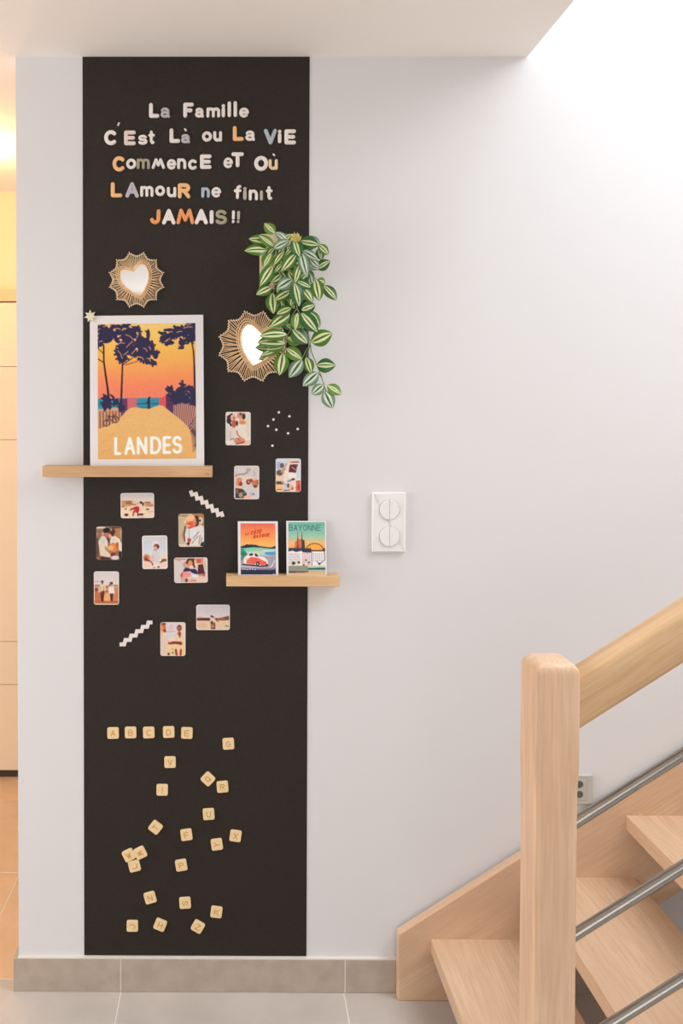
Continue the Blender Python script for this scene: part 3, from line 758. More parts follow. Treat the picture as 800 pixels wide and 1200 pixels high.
for x1, y1, x2, y2 in ((121, 382.5, 130, 381.5), (134, 385, 141, 386), (147, 392, 156, 398), (157, 398, 158, 400), (148, 407, 155, 400), (137, 403, 146, 402), (116, 400.5, 120, 399.5), (117, 385, 115, 386), (160, 396, 162, 390), (151, 382, 154, 384), (138, 411, 143, 420), (154, 415, 160, 408),
                       (168, 408, 172, 412), (174, 407, 176, 410), (164, 419, 168, 422), (172, 420, 176, 424), (145, 416, 150, 412), (160, 412, 161, 410), (140, 393, 141, 394), (143, 398, 141, 401), (176, 417, 177, 418),
                       (208, 398, 209, 399), (215, 398, 217, 396.5), (207, 390, 213, 389), (215, 385, 225, 384), (196, 391, 202, 389), (193, 401, 199, 397), (205, 402, 208, 405), (226, 402, 228, 401), (219, 382, 224, 380)):
    c.line([(x1, y1), ((x1+x2)/2+.8, (y1+y2)/2-.9), (x2, y2)], .85, (236, 170, 134)); 
for cx, cy in ((134, 386.5), (138.5, 394), (141, 398), (160, 409), (158, 398), (208.8, 398.3)): c.ell(cx, cy, 1.4, 1.4, (244, 176, 150))
for x1, y1, x2, y2 in ((150, 403, 153, 399), (156, 406, 160, 402), (130, 392, 133, 396), (164, 404, 166, 401)): c.line([(x1, y1), (x2, y2)], .7, PU)
DK = (32, 18, 34)
def taper(pts, w0, w1):
    n = len(pts)-1
    for i in range(n): c.line(pts[i:i+2], w0+(w1-w0)*i/n, DK)
taper([(121.3, 404), (121.6, 424), (123.4, 438), (126, 456), (128.3, 479)], 1.7, 2.6); c.line([(114, 407), (121, 414)], .8, DK); c.line([(114, 420), (121.5, 424.5)], 1, DK)
taper([(143.5, 424), (142.8, 440), (142.2, 456), (141.2, 482)], 1.7, 2.3); c.line([(143, 428), (155, 419.5)], 1, DK); c.line([(147, 427.5), (161, 423.5)], .8, (120, 40, 40))
taper([(224, 400), (226.3, 412), (227.2, 430), (227.6, 476)], 1.4, 2.2)
blobs([(123, 466, 3, 4), (123, 474, 4, 6), (127, 471, 3, 6), (135.5, 471, 3.5, 4), (141, 477, 3, 6), (131, 464, 1.2, 1.2), (132.5, 467, 1.2, 1.5)], 12, 3)
blobs([(199, 456, 3.5, 2.5), (197, 458, 3, 2), (200, 463, 4, 4), (211, 460, 6, 6), (213, 453, 2, 5), (219, 456, 3, 3), (225, 460, 2, 5), (208, 467, 6, 7), (217, 467, 7, 7), (225, 470, 4, 6), (203, 467, 3, 5)], 21, 5)
for x, y in ((217, 462), (221, 466), (209.5, 473), (198.5, 461)): c.line([(x, y), (x+1, y+1.4)], .8, (150, 130, 170))
c.ell(173.8, 471, 1.5, 5.2, (28, 22, 44)); c.ell(174.6, 466.5, 1, 1.5, (28, 22, 44)); c.line([(170.2, 473), (174, 469)], .9, (28, 22, 44)); c.line([(159, 473.5), (169, 472.5)], .5, (20, 80, 110)); c.line([(173.4, 475), (173, 479)], 1.2, (28, 22, 44)); c.line([(174.6, 475), (175, 479)], 1, (28, 22, 44))
for x, y in ((124.5, 495.4), (134.8, 491.6)): c.line([(x+3.5*math.cos(a), y+3.6*math.sin(a)) for a in np.linspace(0, 6.29, 18)], .8, (52, 36, 44))
c.line([(124.5, 495), (127, 488.5), (133, 487.5), (134.8, 491.6)], .8, (52, 36, 44)); c.line([(127, 488.5), (130, 493), (133, 487.5)], .7, (52, 36, 44)); c.line([(125.5, 487.5), (128.5, 487)], .9, (40, 30, 40)); c.line([(132, 485.5), (134.4, 486.5)], .9, (40, 30, 40))
INKW = (255, 250, 240)
for ch, xa, xb in (('L', 133.4, 141.4), ('A', 145.2, 157.8), ('N', 159.7, 171.8), ('D', 175.2, 188.2), ('E', 189.8, 199.6), ('S', 200.9, 212.4)):
    for q in G[ch]: c.line([(xa+1.6+(xb-xa-3.2)*p[0], 532.8-1.6-(20.6-3.2)*p[1]-(xa-133)*.012) for p in q], 3.4, INKW)
c.noise(2.0, 4, 3); c.blur(1)
pst, F, nr = leaning('poster', 'orange sunset poster of pines and a sandy beach path, lettered LANDES', (105.2, 369.5, 238.0, 545.8), (114.4, 379.2, 228.8, 537.8), zt1, c, rot=.7)

# --- red car postcard
c = Canvas(274, 605, 13.79, (281.6, 613.4, 322.4, 673.2), 3.4)
c.vgrad([(110, (228, 104, 88)), (200, (240, 128, 84)), (330, (250, 152, 84)), (480, (252, 186, 100))])
c.poly([(100, 500), (700, 500), (700, 700), (100, 700)], (150, 196, 176)); c.vgrad([(500, (120, 190, 160)), (590, (196, 214, 190)), (640, (170, 196, 206))], 500, 660)
c.ell(620, 600, 130, 32, (84, 150, 200)); c.ell(560, 560, 110, 18, (190, 220, 210)); c.ell(130, 560, 60, 40, (50, 150, 120)); c.ell(150, 610, 60, 34, (36, 124, 96)); c.ell(250, 545, 90, 22, (130, 210, 176))
c.poly([(100, 488), (150, 482), (200, 455), (260, 460), (340, 462), (400, 482), (480, 492), (560, 505), (610, 502), (650, 484), (700, 488), (700, 525), (560, 522), (440, 506), (300, 500), (180, 516), (100, 512)], (36, 34, 62))
c.poly([(100, 650), (400, 640), (700, 640), (700, 870), (100, 870)], (160, 158, 168)); c.poly([(100, 650), (190, 640), (150, 700), (100, 720)], (86, 140, 120))
c.poly([(150, 700), (170, 660), (230, 630), (250, 600), (330, 590), (380, 600), (410, 650), (480, 660), (540, 720), (545, 790), (400, 806), (150, 786)], (246, 226, 222))
c.poly([(195, 745), (215, 700), (270, 660), (380, 670), (450, 710), (520, 740), (530, 780), (440, 800), (380, 770), (350, 760), (330, 780), (200, 765)], (232, 96, 84))
c.poly([(235, 635), (255, 604), (305, 602), (300, 640)], (40, 36, 48)); c.poly([(325, 600), (365, 608), (395, 655), (340, 648)], (40, 36, 48)); c.line([(312, 600), (312, 650)], 10, (248, 240, 236))
c.line([(140, 778), (330, 796), (430, 812), (530, 800)], 20, (34, 28, 42)); c.ell(378, 768, 28, 34, (34, 26, 38)); c.ell(378, 772, 12, 14, (210, 200, 200)); c.ell(525, 790, 20, 16, (34, 28, 42)); c.ell(205, 700, 16, 20, (240, 180, 160)); c.ell(240, 720, 16, 26, (220, 120, 90))
c.line([(570, 835), (610, 800), (650, 715)], 12, (240, 238, 240)); c.line([(100, 812), (560, 838)], 8, (236, 234, 238))
c.poly([(100, 860), (700, 860), (700, 960), (100, 960)], (40, 38, 68)); c.poly([(100, 835), (700, 835), (700, 866), (100, 866)], (120, 108, 140))
for i in range(13): c.ell(135+i*40, 852+(i % 3)*4, 13, 9, (238, 234, 240) if i < 6 else (176, 150, 190))
RD = (196, 52, 26)
c.text('LA', 178, 236, 268, 306, 11, RD, .25, 8, -.12); c.text('COTE', 264, 436, 236, 302, 14, RD, .28, 18, -.17); c.line([(338, 214), (348, 202), (362, 208)], 8, RD)
c.text('BASQUE', 306, 566, 302, 358, 12, RD, .26, 16, -.13); c.ell(632, 932, 12, 7, (230, 226, 230))
c.noise(2.5, 5, 3); c.blur(2)
leaning('postcard', 'small postcard with a red and white car below orange sky, lettered LA COTE BASQUE', (278.5, 610.9, 325.3, 674.2), (281.6, 613.4, 322.4, 673.2), zt2, c, .0016, group=None, rot=0)

# --- cathedral postcard
c = Canvas(330, 605, 13.79, (337.6, 611.9, 380.4, 673.4), 3.4)
c.vgrad([(95, (112, 178, 160)), (260, (136, 192, 172)), (360, (176, 200, 166)), (420, (236, 186, 120)), (540, (250, 166, 84))])
c.ell(528, 560, 135, 112, (250, 170, 66))
for a in np.linspace(195, 345, 11): x, y = 528+140*math.cos(math.radians(a)), 562+122*math.sin(math.radians(a)); c.ell(x, y, 16, 8, (60, 56, 40), rot=a+90)
c.poly([(205, 520), (210, 410), (240, 400), (240, 370), (310, 370), (312, 530)], (214, 112, 84)); c.poly([(258, 225), (272, 400), (280, 530), (240, 530), (246, 400)], (112, 56, 36)); c.poly([(322, 220), (334, 380), (362, 390), (375, 540), (312, 540), (312, 380)], (62, 60, 40))
c.line([(262, 300), (264, 500)], 9, (226, 130, 92)); c.line([(318, 260), (316, 500)], 6, (220, 120, 80))
c.poly([(100, 515), (470, 520), (475, 590), (100, 580)], (48, 54, 76)); c.poly([(470, 548), (700, 548), (700, 566), (470, 566)], (56, 44, 44)); c.ell(680, 535, 20, 16, (40, 40, 44))
c.poly([(100, 575), (165, 555), (230, 580), (310, 560), (340, 585), (470, 590), (470, 568), (700, 566), (700, 810), (100, 810)], (236, 230, 230))
for i in range(7):
    for j in range(6):
        x = 118+i*27; y = 612+j*30; c.ell(x, y, 6, 9, [(120, 126, 150), (200, 120, 120), (90, 96, 120)][(i*2+j) % 3])
for i in range(5):
    for j in range(7): c.ell(335+i*28, 602+j*30, 9, 7, (206, 84, 96) if (i+j) % 3 else (70, 84, 80))
for i in range(5):
    for j in range(4): c.ell(512+i*32, 612+j*34, 6, 11, (128, 122, 136))
c.line([(480, 560), (478, 800)], 10, (50, 70, 72)); c.line([(680, 560), (690, 700), (600, 780), (560, 730)], 11, (60, 64, 66))
for x, y, rr_ in ((185, 760, 30), (270, 745, 22), (385, 710, 14), (430, 750, 18), (600, 770, 20), (350, 790, 14)): c.ell(x, y, rr_, rr_*.9, (62, 62, 48))
for x in (150, 250, 330, 420): c.line([(x, 790), (x+20, 720)], 7, (190, 160, 80))
c.poly([(100, 800), (415, 800), (415, 900), (100, 900)], (146, 150, 134)); 
for i in range(12): c.line([(112+i*26, 815), (112+i*26, 890)], 5, (104, 112, 100), .6)
c.poly([(100, 892), (430, 892), (420, 915), (100, 915)], (64, 48, 38)); c.poly([(415, 800), (700, 800), (700, 835), (415, 835)], (190, 202, 184)); c.poly([(415, 835), (700, 832), (700, 866), (415, 866)], (30, 92, 96)); c.poly([(415, 866), (700, 866), (700, 900), (430, 900)], (172, 190, 164)); c.poly([(100, 914), (700, 898), (700, 950), (100, 950)], (234, 186, 134))
TG = (34, 88, 92)
c.text('BAYONNE', 118, 632, 138, 236, 9, TG, .26)
c.noise(2.5, 6, 3); c.blur(2)
leaning('postcard', 'small postcard with cathedral spires under teal sky, lettered BAYONNE', (335.3, 610.4, 382.0, 674.2), (337.6, 611.9, 380.4, 673.4), zt2, c, .0016, group=None, rot=0)

# --- star on the poster's corner
cst = at(106, 370.6, -.0085); b = MB(); poly = []
for k in range(14):
    a = math.radians(90+k*360/14+2); rr_ = (7.4 if k % 2 == 0 else 3.9)*PXM; poly.append((cst.x+rr_*math.cos(a), cst.z+rr_*math.sin(a)))
b.bprism(poly, -.0135, -.0095, .0012)
tag(b.obj('star_magnet', M_star), 'small cream seven-pointed star at the upper left corner of the sunset poster', 'star')

# ------------------------------------------------------------------ square photo prints on the board
def photo(label, ox, oy, s, box, rot, paint, border=1.1, seed=1):
    x0, y0, x1, y1 = box; c = Canvas(ox, oy, s, box, 3.2); paint(c); c.noise(5, seed, 2); c.blur(3)
    if border:
        e = np.minimum.reduce([c.X/s+ox-x0, x1-c.X/s-ox, c.Y/s+oy-y0, y1-c.Y/s-oy]); c.put((border-e)*1.6+.3, (238, 226, 220), .9)
    A, B, D_ = at(x0, y0, YP), at(x1, y0, YP), at(x0, y1, YP); cc = (B+D_)/2
    w, h = (B-A).length, (D_-A).length; a = math.radians(rot)
    ux = Vector((math.cos(a), 0, math.sin(a))); uz = Vector((-math.sin(a), 0, math.cos(a)))
    t = thing('photo_print', label, 'photo', tuple(cc-Vector((0, 0, h/2))), 'photo prints on the black strip')
    b = MB(); b.prism(rrect(cc.x, cc.z, w, h, .006, a), YP-.0006, YP); b.obj('card', M_paper, t)
    o = cc-ux*(w/2-.0002)+uz*(h/2-.0002); o = Vector((o.x, YP-.0008, o.z))
    c.build('picture', M_photo, t, (o, ux*(w-.0004), -uz*(h-.0004)), radius=.0058)

DKH = (44, 20, 18); SKN = (226, 150, 118); CRM = (232, 222, 210)
def p_kiss(c):
    c.all((232, 224, 214)); c.ell(480, 200, 90, 120, (222, 190, 170)); c.poly([(100, 400), (230, 440), (370, 500), (360, 700), (220, 780), (200, 900), (100, 900)], (226, 214, 204))
    c.poly([(380, 480), (480, 380), (640, 420), (690, 760), (480, 740), (370, 600)], (232, 222, 208)); c.poly([(560, 300), (690, 120), (690, 700), (600, 700)], (226, 214, 190))
    c.ell(190, 300, 60, 90, DKH, rot=15); c.line([(150, 230), (250, 165)], 40, DKH); c.line([(170, 330), (235, 430)], 40, DKH)
    c.ell(285, 250, 70, 80, (232, 178, 156)); c.ell(300, 390, 55, 95, (196, 92, 70)); c.ell(370, 380, 30, 60, (84, 34, 30)); c.ell(300, 255, 20, 22, (110, 50, 40))
    c.ell(420, 220, 50, 100, (222, 140, 112)); c.ell(530, 220, 42, 70, (60, 22, 22)); c.ell(460, 150, 30, 50, (120, 60, 50)); c.ell(500, 360, 80, 50, (222, 140, 80)); c.ell(400, 290, 30, 40, (246, 224, 214))
    c.line([(370, 560), (380, 640), (480, 740)], 30, (190, 110, 90)); c.ell(430, 790, 135, 75, (222, 138, 104)); c.line([(350, 870), (560, 820)], 26, (110, 42, 32)); c.line([(380, 740), (450, 800)], 14, (130, 60, 46))
    c.poly([(430, 900), (600, 790), (700, 780), (690, 880), (560, 900)], (238, 190, 160)); c.line([(210, 560), (225, 760)], 14, (186, 168, 158)); c.line([(225, 770), (300, 730)], 16, (90, 78, 66)); c.ell(160, 840, 60, 60, (240, 232, 226))
def p_bed(c):
    c.all((214, 204, 204)); c.ell(250, 220, 130, 80, (222, 214, 216)); c.line([(120, 370), (200, 320), (350, 310), (430, 250)], 26, (150, 128, 124)); c.ell(440, 205, 60, 30, (176, 168, 166)); c.line([(560, 230), (600, 300), (570, 350)], 16, (170, 160, 158))
    c.ell(330, 440, 230, 100, (232, 212, 200)); c.ell(220, 450, 70, 60, (214, 150, 110)); c.ell(215, 530, 66, 70, (228, 134, 96)); c.ell(260, 540, 40, 50, (150, 44, 22)); c.ell(210, 630, 60, 40, (240, 190, 160))
    c.ell(440, 495, 55, 62, (120, 40, 24)); c.ell(445, 490, 24, 26, (222, 160, 140)); c.ell(500, 460, 40, 40, (150, 56, 34)); c.ell(600, 520, 80, 90, (200, 120, 84)); c.ell(600, 600, 50, 30, (110, 44, 26)); c.ell(590, 430, 50, 30, (232, 180, 150)); c.ell(670, 500, 30, 60, (150, 90, 60))
    c.ell(450, 640, 120, 80, (212, 206, 202)); c.poly([(130, 640), (300, 660), (400, 760), (380, 880), (130, 880)], (62, 48, 38)); c.ell(260, 800, 50, 60, (170, 150, 130)); c.ell(170, 720, 30, 60, (120, 104, 84)); c.line([(300, 750), (370, 750)], 14, (190, 180, 170))
    c.ell(420, 850, 100, 40, (236, 180, 156)); c.ell(600, 830, 100, 80, (214, 204, 208)); c.ell(520, 780, 60, 40, (190, 184, 196)); c.ell(560, 780, 20, 24, (110, 106, 120)); c.ell(110, 850, 26, 20, (200, 184, 178))
def p_car(c):
    c.all((206, 212, 226)); c.ell(170, 270, 70, 90, (170, 180, 210)); c.ell(245, 270, 50, 60, (108, 90, 76)); c.ell(190, 440, 80, 70, (110, 88, 62)); c.ell(280, 400, 60, 60, (196, 160, 130))
    c.poly([(100, 520), (250, 520), (260, 640), (100, 640)], (240, 200, 160)); c.poly([(100, 640), (290, 640), (290, 710), (100, 710)], (84, 64, 54)); c.poly([(100, 710), (260, 710), (300, 880), (100, 880)], (242, 192, 128)); c.line([(120, 840), (230, 830)], 22, (140, 90, 50))
    c.poly([(300, 400), (370, 220), (430, 170), (640, 160), (680, 260), (680, 880), (290, 880)], (236, 214, 206)); c.line([(310, 350), (360, 230), (430, 190), (630, 185)], 30, (116, 74, 62)); c.line([(330, 330), (400, 180), (560, 140)], 34, (238, 204, 186)); c.line([(390, 210), (630, 215)], 26, (246, 210, 190))
    c.poly([(430, 245), (620, 240), (570, 440), (400, 420)], (96, 30, 36)); c.line([(480, 310), (570, 370)], 26, (206, 140, 150)); c.poly([(300, 400), (370, 380), (360, 640), (300, 640)], (250, 224, 202)); c.poly([(380, 460), (470, 430), (590, 470), (560, 580), (380, 560)], (240, 232, 228))
    c.poly([(590, 300), (690, 250), (690, 600), (580, 560)], (206, 212, 222)); c.line([(390, 640), (520, 590)], 44, (146, 140, 160)); c.ell(510, 590, 40, 22, (26, 22, 44)); c.poly([(580, 630), (690, 620), (690, 880), (570, 880)], (214, 96, 66)); c.ell(650, 780, 40, 70, (190, 54, 56)); c.line([(590, 640), (680, 630)], 16, (150, 50, 40))
    c.poly([(290, 700), (360, 690), (370, 830), (290, 850)], (196, 206, 232)); c.ell(440, 780, 60, 70, (224, 190, 150)); c.ell(390, 740, 24, 50, (86, 40, 40)); c.ell(490, 810, 26, 40, (150, 110, 80)); c.line([(250, 650), (330, 720)], 40, (182, 176, 190)); c.line([(300, 860), (420, 850)], 26, (120, 60, 60)); c.ell(560, 820, 20, 60, (250, 190, 150))
def p_dune(c):
    c.vgrad([(90, (206, 196, 198)), (200, (226, 214, 208)), (240, (236, 222, 206))]); c.poly([(80, 240), (250, 225), (420, 260), (560, 250), (720, 235), (720, 570), (80, 570)], (234, 200, 166))
    c.ell(190, 290, 120, 50, (206, 152, 106)); c.ell(240, 270, 60, 30, (170, 98, 62)); c.line([(90, 240), (300, 240)], 14, (170, 130, 100)); c.line([(280, 300), (360, 310)], 20, (160, 104, 72)); c.line([(90, 345), (150, 345)], 16, (120, 70, 50)); c.ell(590, 275, 60, 20, (160, 114, 84)); c.ell(640, 320, 80, 30, (222, 150, 130)); c.line([(540, 320), (710, 330)], 14, (176, 110, 84))
    c.poly([(80, 380), (300, 350), (720, 360), (720, 570), (80, 570)], (242, 216, 188)); c.ell(190, 500, 40, 24, (84, 40, 28)); c.ell(180, 388, 16, 14, (84, 44, 34)); c.ell(590, 400, 34, 16, (110, 84, 56)); c.line([(600, 450), (700, 440)], 14, (220, 160, 150))
    c.line([(270, 405), (340, 370), (420, 370)], 30, (168, 30, 40)); c.ell(385, 400, 50, 56, (190, 16, 30)); c.ell(350, 430, 30, 30, (214, 60, 70)); c.line([(330, 450), (315, 515)], 26, (150, 50, 44)); c.line([(400, 440), (412, 515)], 28, (150, 20, 26)); c.ell(468, 270, 24, 24, (40, 20, 26)); c.ell(505, 300, 18, 28, (60, 26, 30)); c.line([(390, 320), (420, 290)], 22, (236, 180, 166)); c.poly([(430, 300), (490, 300), (520, 440), (440, 450)], (240, 206, 188)); c.ell(470, 495, 46, 20, (84, 30, 30)); c.line([(430, 555), (530, 555)], 18, (120, 50, 40))
def p_baby(c):
    c.all((204, 184, 150)); c.poly([(80, 220), (210, 260), (220, 820), (100, 880)], (196, 180, 148)); c.ell(180, 650, 40, 110, (206, 150, 124)); c.line([(100, 170), (300, 190)], 60, (176, 140, 96)); c.line([(240, 440), (210, 620), (230, 780)], 34, (84, 60, 44)); c.poly([(400, 140), (690, 140), (690, 420), (560, 380)], (170, 116, 70))
    c.ell(600, 300, 66, 84, (214, 202, 168)); c.ell(590, 300, 24, 28, (84, 66, 44)); c.ell(500, 310, 66, 130, (66, 16, 14)); c.ell(370, 310, 130, 135, (230, 142, 102)); c.ell(360, 240, 110, 70, (246, 190, 142), rot=-20); c.ell(380, 400, 95, 80, (226, 94, 66)); c.ell(240, 330, 36, 34, (242, 190, 160)); c.ell(330, 375, 28, 12, (140, 54, 36)); c.ell(270, 380, 24, 14, (170, 110, 90)); c.ell(470, 360, 40, 46, (232, 150, 140)); c.ell(472, 360, 16, 20, (140, 40, 40)); c.ell(300, 420, 50, 34, (240, 160, 130)); c.line([(300, 470), (400, 490)], 16, (130, 54, 40))
    c.poly([(280, 480), (340, 490), (560, 430), (600, 400), (680, 470), (690, 780), (640, 900), (360, 900), (240, 800), (230, 620)], (228, 220, 216)); c.ell(420, 600, 80, 100, (226, 224, 236)); c.line([(330, 500), (330, 700)], 16, (160, 156, 170))
    for a, b2 in (((560, 560), (420, 720)), ((540, 660), (390, 840)), ((590, 640), (560, 860)), ((630, 700), (610, 840))): c.line([a, b2], 14, (112, 92, 76))
    c.ell(330, 760, 46, 50, (196, 70, 56)); c.ell(310, 840, 34, 34, (56, 4, 16)); c.poly([(600, 840), (690, 780), (690, 910), (590, 900)], (38, 34, 30)); c.line([(110, 870), (260, 890)], 40, (226, 208, 200))
def p_bump(c):
    c.all((146, 108, 84)); c.line([(100, 145), (300, 145)], 40, (222, 212, 196)); c.ell(180, 240, 110, 70, (150, 104, 92)); c.ell(600, 260, 110, 110, (176, 122, 78)); c.line([(420, 150), (640, 130)], 40, (84, 46, 40)); c.ell(480, 240, 60, 70, (64, 34, 32)); c.ell(120, 620, 40, 240, (96, 64, 46)); c.ell(110, 300, 20, 30, (196, 140, 140)); c.ell(670, 300, 20, 120, (190, 160, 120)); c.ell(430, 190, 40, 40, (176, 140, 120))
    c.poly([(230, 330), (310, 360), (370, 480), (360, 640), (440, 790), (420, 850), (190, 800), (160, 620), (140, 470)], (226, 206, 186)); c.ell(240, 450, 70, 70, (206, 204, 200)); c.ell(250, 290, 30, 40, (226, 150, 120))
    c.poly([(450, 360), (540, 340), (640, 400), (700, 540), (700, 700), (630, 680), (600, 560), (480, 560), (400, 520)], (236, 214, 200)); c.ell(500, 430, 60, 40, (214, 206, 206)); c.ell(340, 210, 84, 66, (28, 12, 16)); c.ell(340, 310, 50, 50, (196, 110, 100)); c.ell(420, 340, 40, 50, (230, 160, 130)); c.line([(370, 390), (400, 500)], 36, (72, 30, 24)); c.line([(440, 270), (480, 320)], 44, (60, 30, 30))
    c.ell(500, 610, 110, 110, (222, 134, 70)); c.ell(440, 620, 70, 60, (238, 178, 108)); c.ell(590, 560, 30, 80, (190, 90, 44)); c.line([(310, 640), (430, 760)], 30, (190, 130, 90)); c.ell(490, 780, 60, 50, (120, 40, 44)); c.ell(540, 850, 100, 50, (226, 204, 206)); c.poly([(180, 830), (430, 850), (430, 910), (110, 910)], (70, 36, 30)); c.poly([(620, 700), (700, 720), (700, 900), (630, 900)], (52, 24, 24)); c.ell(150, 870, 50, 30, (150, 104, 90)); c.line([(300, 590), (350, 660)], 16, (120, 76, 50))
def p_boy(c):
    c.vgrad([(110, (206, 206, 210)), (400, (206, 212, 222)), (560, (222, 222, 222))]); c.ell(430, 330, 90, 110, (226, 214, 216)); c.ell(210, 640, 90, 100, (214, 150, 110)); c.ell(200, 620, 50, 30, (184, 96, 50)); c.line([(190, 660), (330, 760)], 60, (130, 48, 18)); c.ell(220, 800, 120, 90, (240, 204, 186)); c.ell(620, 620, 90, 60, (242, 210, 184)); c.ell(630, 690, 70, 34, (140, 100, 34)); c.line([(540, 740), (640, 690)], 36, (120, 70, 30)); c.ell(600, 810, 110, 70, (244, 206, 190))
    c.poly([(350, 480), (500, 480), (520, 640), (500, 790), (350, 780), (330, 620)], (212, 208, 214)); c.ell(345, 650, 36, 90, (232, 180, 176)); c.ell(450, 370, 64, 60, (92, 26, 24)); c.ell(425, 405, 40, 46, (236, 180, 160)); c.ell(425, 445, 34, 20, (180, 120, 110)); c.ell(440, 360, 30, 22, (190, 100, 80)); c.ell(410, 810, 50, 70, (240, 216, 186)); c.ell(390, 870, 34, 16, (140, 84, 60)); c.ell(490, 855, 26, 24, (110, 50, 34)); c.ell(350, 790, 14, 24, (80, 40, 30))
def p_family(c):
    c.all((214, 204, 200)); c.line([(100, 110), (290, 105)], 30, (190, 140, 130)); c.ell(175, 125, 40, 20, (220, 150, 140)); c.ell(290, 220, 44, 60, (214, 150, 140)); c.ell(240, 420, 40, 60, (196, 60, 46)); c.ell(260, 500, 60, 70, (206, 170, 160)); c.ell(380, 190, 76, 100, (92, 38, 26)); c.ell(385, 200, 44, 66, (214, 150, 92)); c.ell(320, 240, 30, 40, (224, 160, 130)); c.ell(400, 270, 50, 40, (240, 196, 180)); c.line([(440, 110), (465, 260)], 40, (70, 34, 26))
    c.poly([(250, 330), (290, 270), (400, 300), (480, 300), (520, 350), (510, 400), (440, 390), (380, 340), (250, 350)], (32, 34, 84)); c.poly([(390, 390), (440, 380), (520, 420), (540, 460), (430, 470)], (228, 222, 226)); c.ell(310, 400, 80, 60, (236, 150, 138)); c.line([(300, 470), (380, 540), (480, 520)], 44, (240, 176, 150)); c.line([(300, 480), (340, 520)], 12, (110, 50, 36)); c.poly([(470, 100), (640, 90), (620, 200), (480, 190)], (224, 130, 110)); c.ell(545, 150, 40, 40, (204, 100, 66)); c.poly([(530, 220), (620, 210), (660, 400), (520, 400)], (84, 22, 34)); c.line([(470, 140), (480, 240)], 24, (246, 226, 210)); c.ell(500, 240, 24, 40, (236, 206, 170)); c.line([(640, 170), (690, 300)], 44, (214, 190, 150)); c.ell(600, 420, 60, 34, (190, 110, 100)); c.ell(580, 450, 50, 24, (240, 190, 166)); c.poly([(490, 480), (700, 470), (700, 545), (470, 550)], (236, 204, 184)); c.line([(300, 500), (310, 550)], 30, (70, 30, 26)); c.ell(440, 520, 60, 24, (226, 150, 120))
def p_walk(c):
    c.vgrad([(110, (212, 202, 204)), (400, (226, 212, 206))]); c.ell(180, 350, 90, 30, (200, 186, 184)); c.poly([(100, 430), (700, 440), (700, 500), (100, 500)], (206, 164, 124)); c.line([(110, 440), (240, 435)], 26, (130, 90, 56)); c.line([(580, 430), (700, 445)], 24, (150, 112, 84)); c.poly([(100, 490), (700, 480), (700, 900), (100, 900)], (204, 136, 92)); c.ell(160, 540, 60, 40, (130, 66, 44)); c.ell(180, 700, 80, 130, (196, 112, 78)); c.ell(410, 730, 80, 110, (232, 176, 116)); c.ell(640, 640, 60, 140, (200, 130, 84)); c.line([(110, 820), (690, 830)], 40, (180, 96, 60))
    c.poly([(240, 430), (370, 420), (380, 570), (210, 590), (200, 520)], (226, 200, 172)); c.line([(250, 470), (250, 540)], 14, (150, 120, 96)); c.line([(330, 460), (330, 540)], 14, (160, 128, 100)); c.ell(297, 350, 26, 28, (32, 22, 34)); c.ell(297, 388, 20, 26, (110, 70, 60)); c.line([(265, 590), (285, 790)], 36, (90, 36, 26)); c.line([(325, 580), (300, 800)], 46, (84, 30, 20)); c.ell(230, 590, 30, 16, (240, 206, 190)); c.line([(380, 480), (410, 560), (440, 500)], 22, (222, 170, 140)); c.ell(405, 480, 20, 24, (110, 80, 60)); c.ell(400, 575, 18, 18, (120, 70, 56))
    c.poly([(450, 470), (570, 470), (590, 630), (450, 640)], (236, 222, 224)); c.ell(510, 390, 36, 34, (50, 34, 30)); c.ell(510, 430, 24, 26, (196, 150, 130)); c.ell(470, 430, 20, 20, (110, 80, 60)); c.line([(495, 640), (510, 790)], 34, (92, 30, 16)); c.line([(535, 640), (525, 790)], 32, (84, 26, 14))
def p_lake(c):
    c.vgrad([(90, (208, 200, 204)), (330, (222, 214, 214))]); c.poly([(90, 330), (300, 340), (460, 340), (560, 335), (720, 290), (720, 385), (90, 390)], (134, 74, 50)); c.line([(110, 355), (340, 355)], 34, (84, 26, 26)); c.ell(150, 330, 70, 14, (210, 160, 150)); c.ell(560, 358, 80, 20, (170, 90, 64)); c.ell(690, 345, 34, 24, (110, 80, 40)); c.poly([(90, 395), (720, 380), (720, 570), (90, 570)], (230, 202, 172)); c.ell(200, 480, 100, 50, (226, 190, 160)); c.line([(640, 485), (700, 495)], 16, (140, 96, 70)); c.line([(470, 385), (510, 405)], 14, (150, 100, 70))
    c.ell(378, 305, 16, 18, (24, 16, 30)); c.ell(412, 320, 20, 14, (50, 34, 34)); c.poly([(350, 335), (430, 330), (470, 400), (460, 460), (360, 420)], (236, 206, 184)); c.line([(390, 410), (385, 530)], 34, (130, 56, 50)); c.line([(430, 440), (430, 530)], 36, (120, 48, 36)); c.ell(405, 500, 16, 34, (236, 170, 150)); c.line([(380, 540), (440, 540)], 18, (50, 24, 20)); c.ell(380, 425, 24, 16, (70, 30, 30))
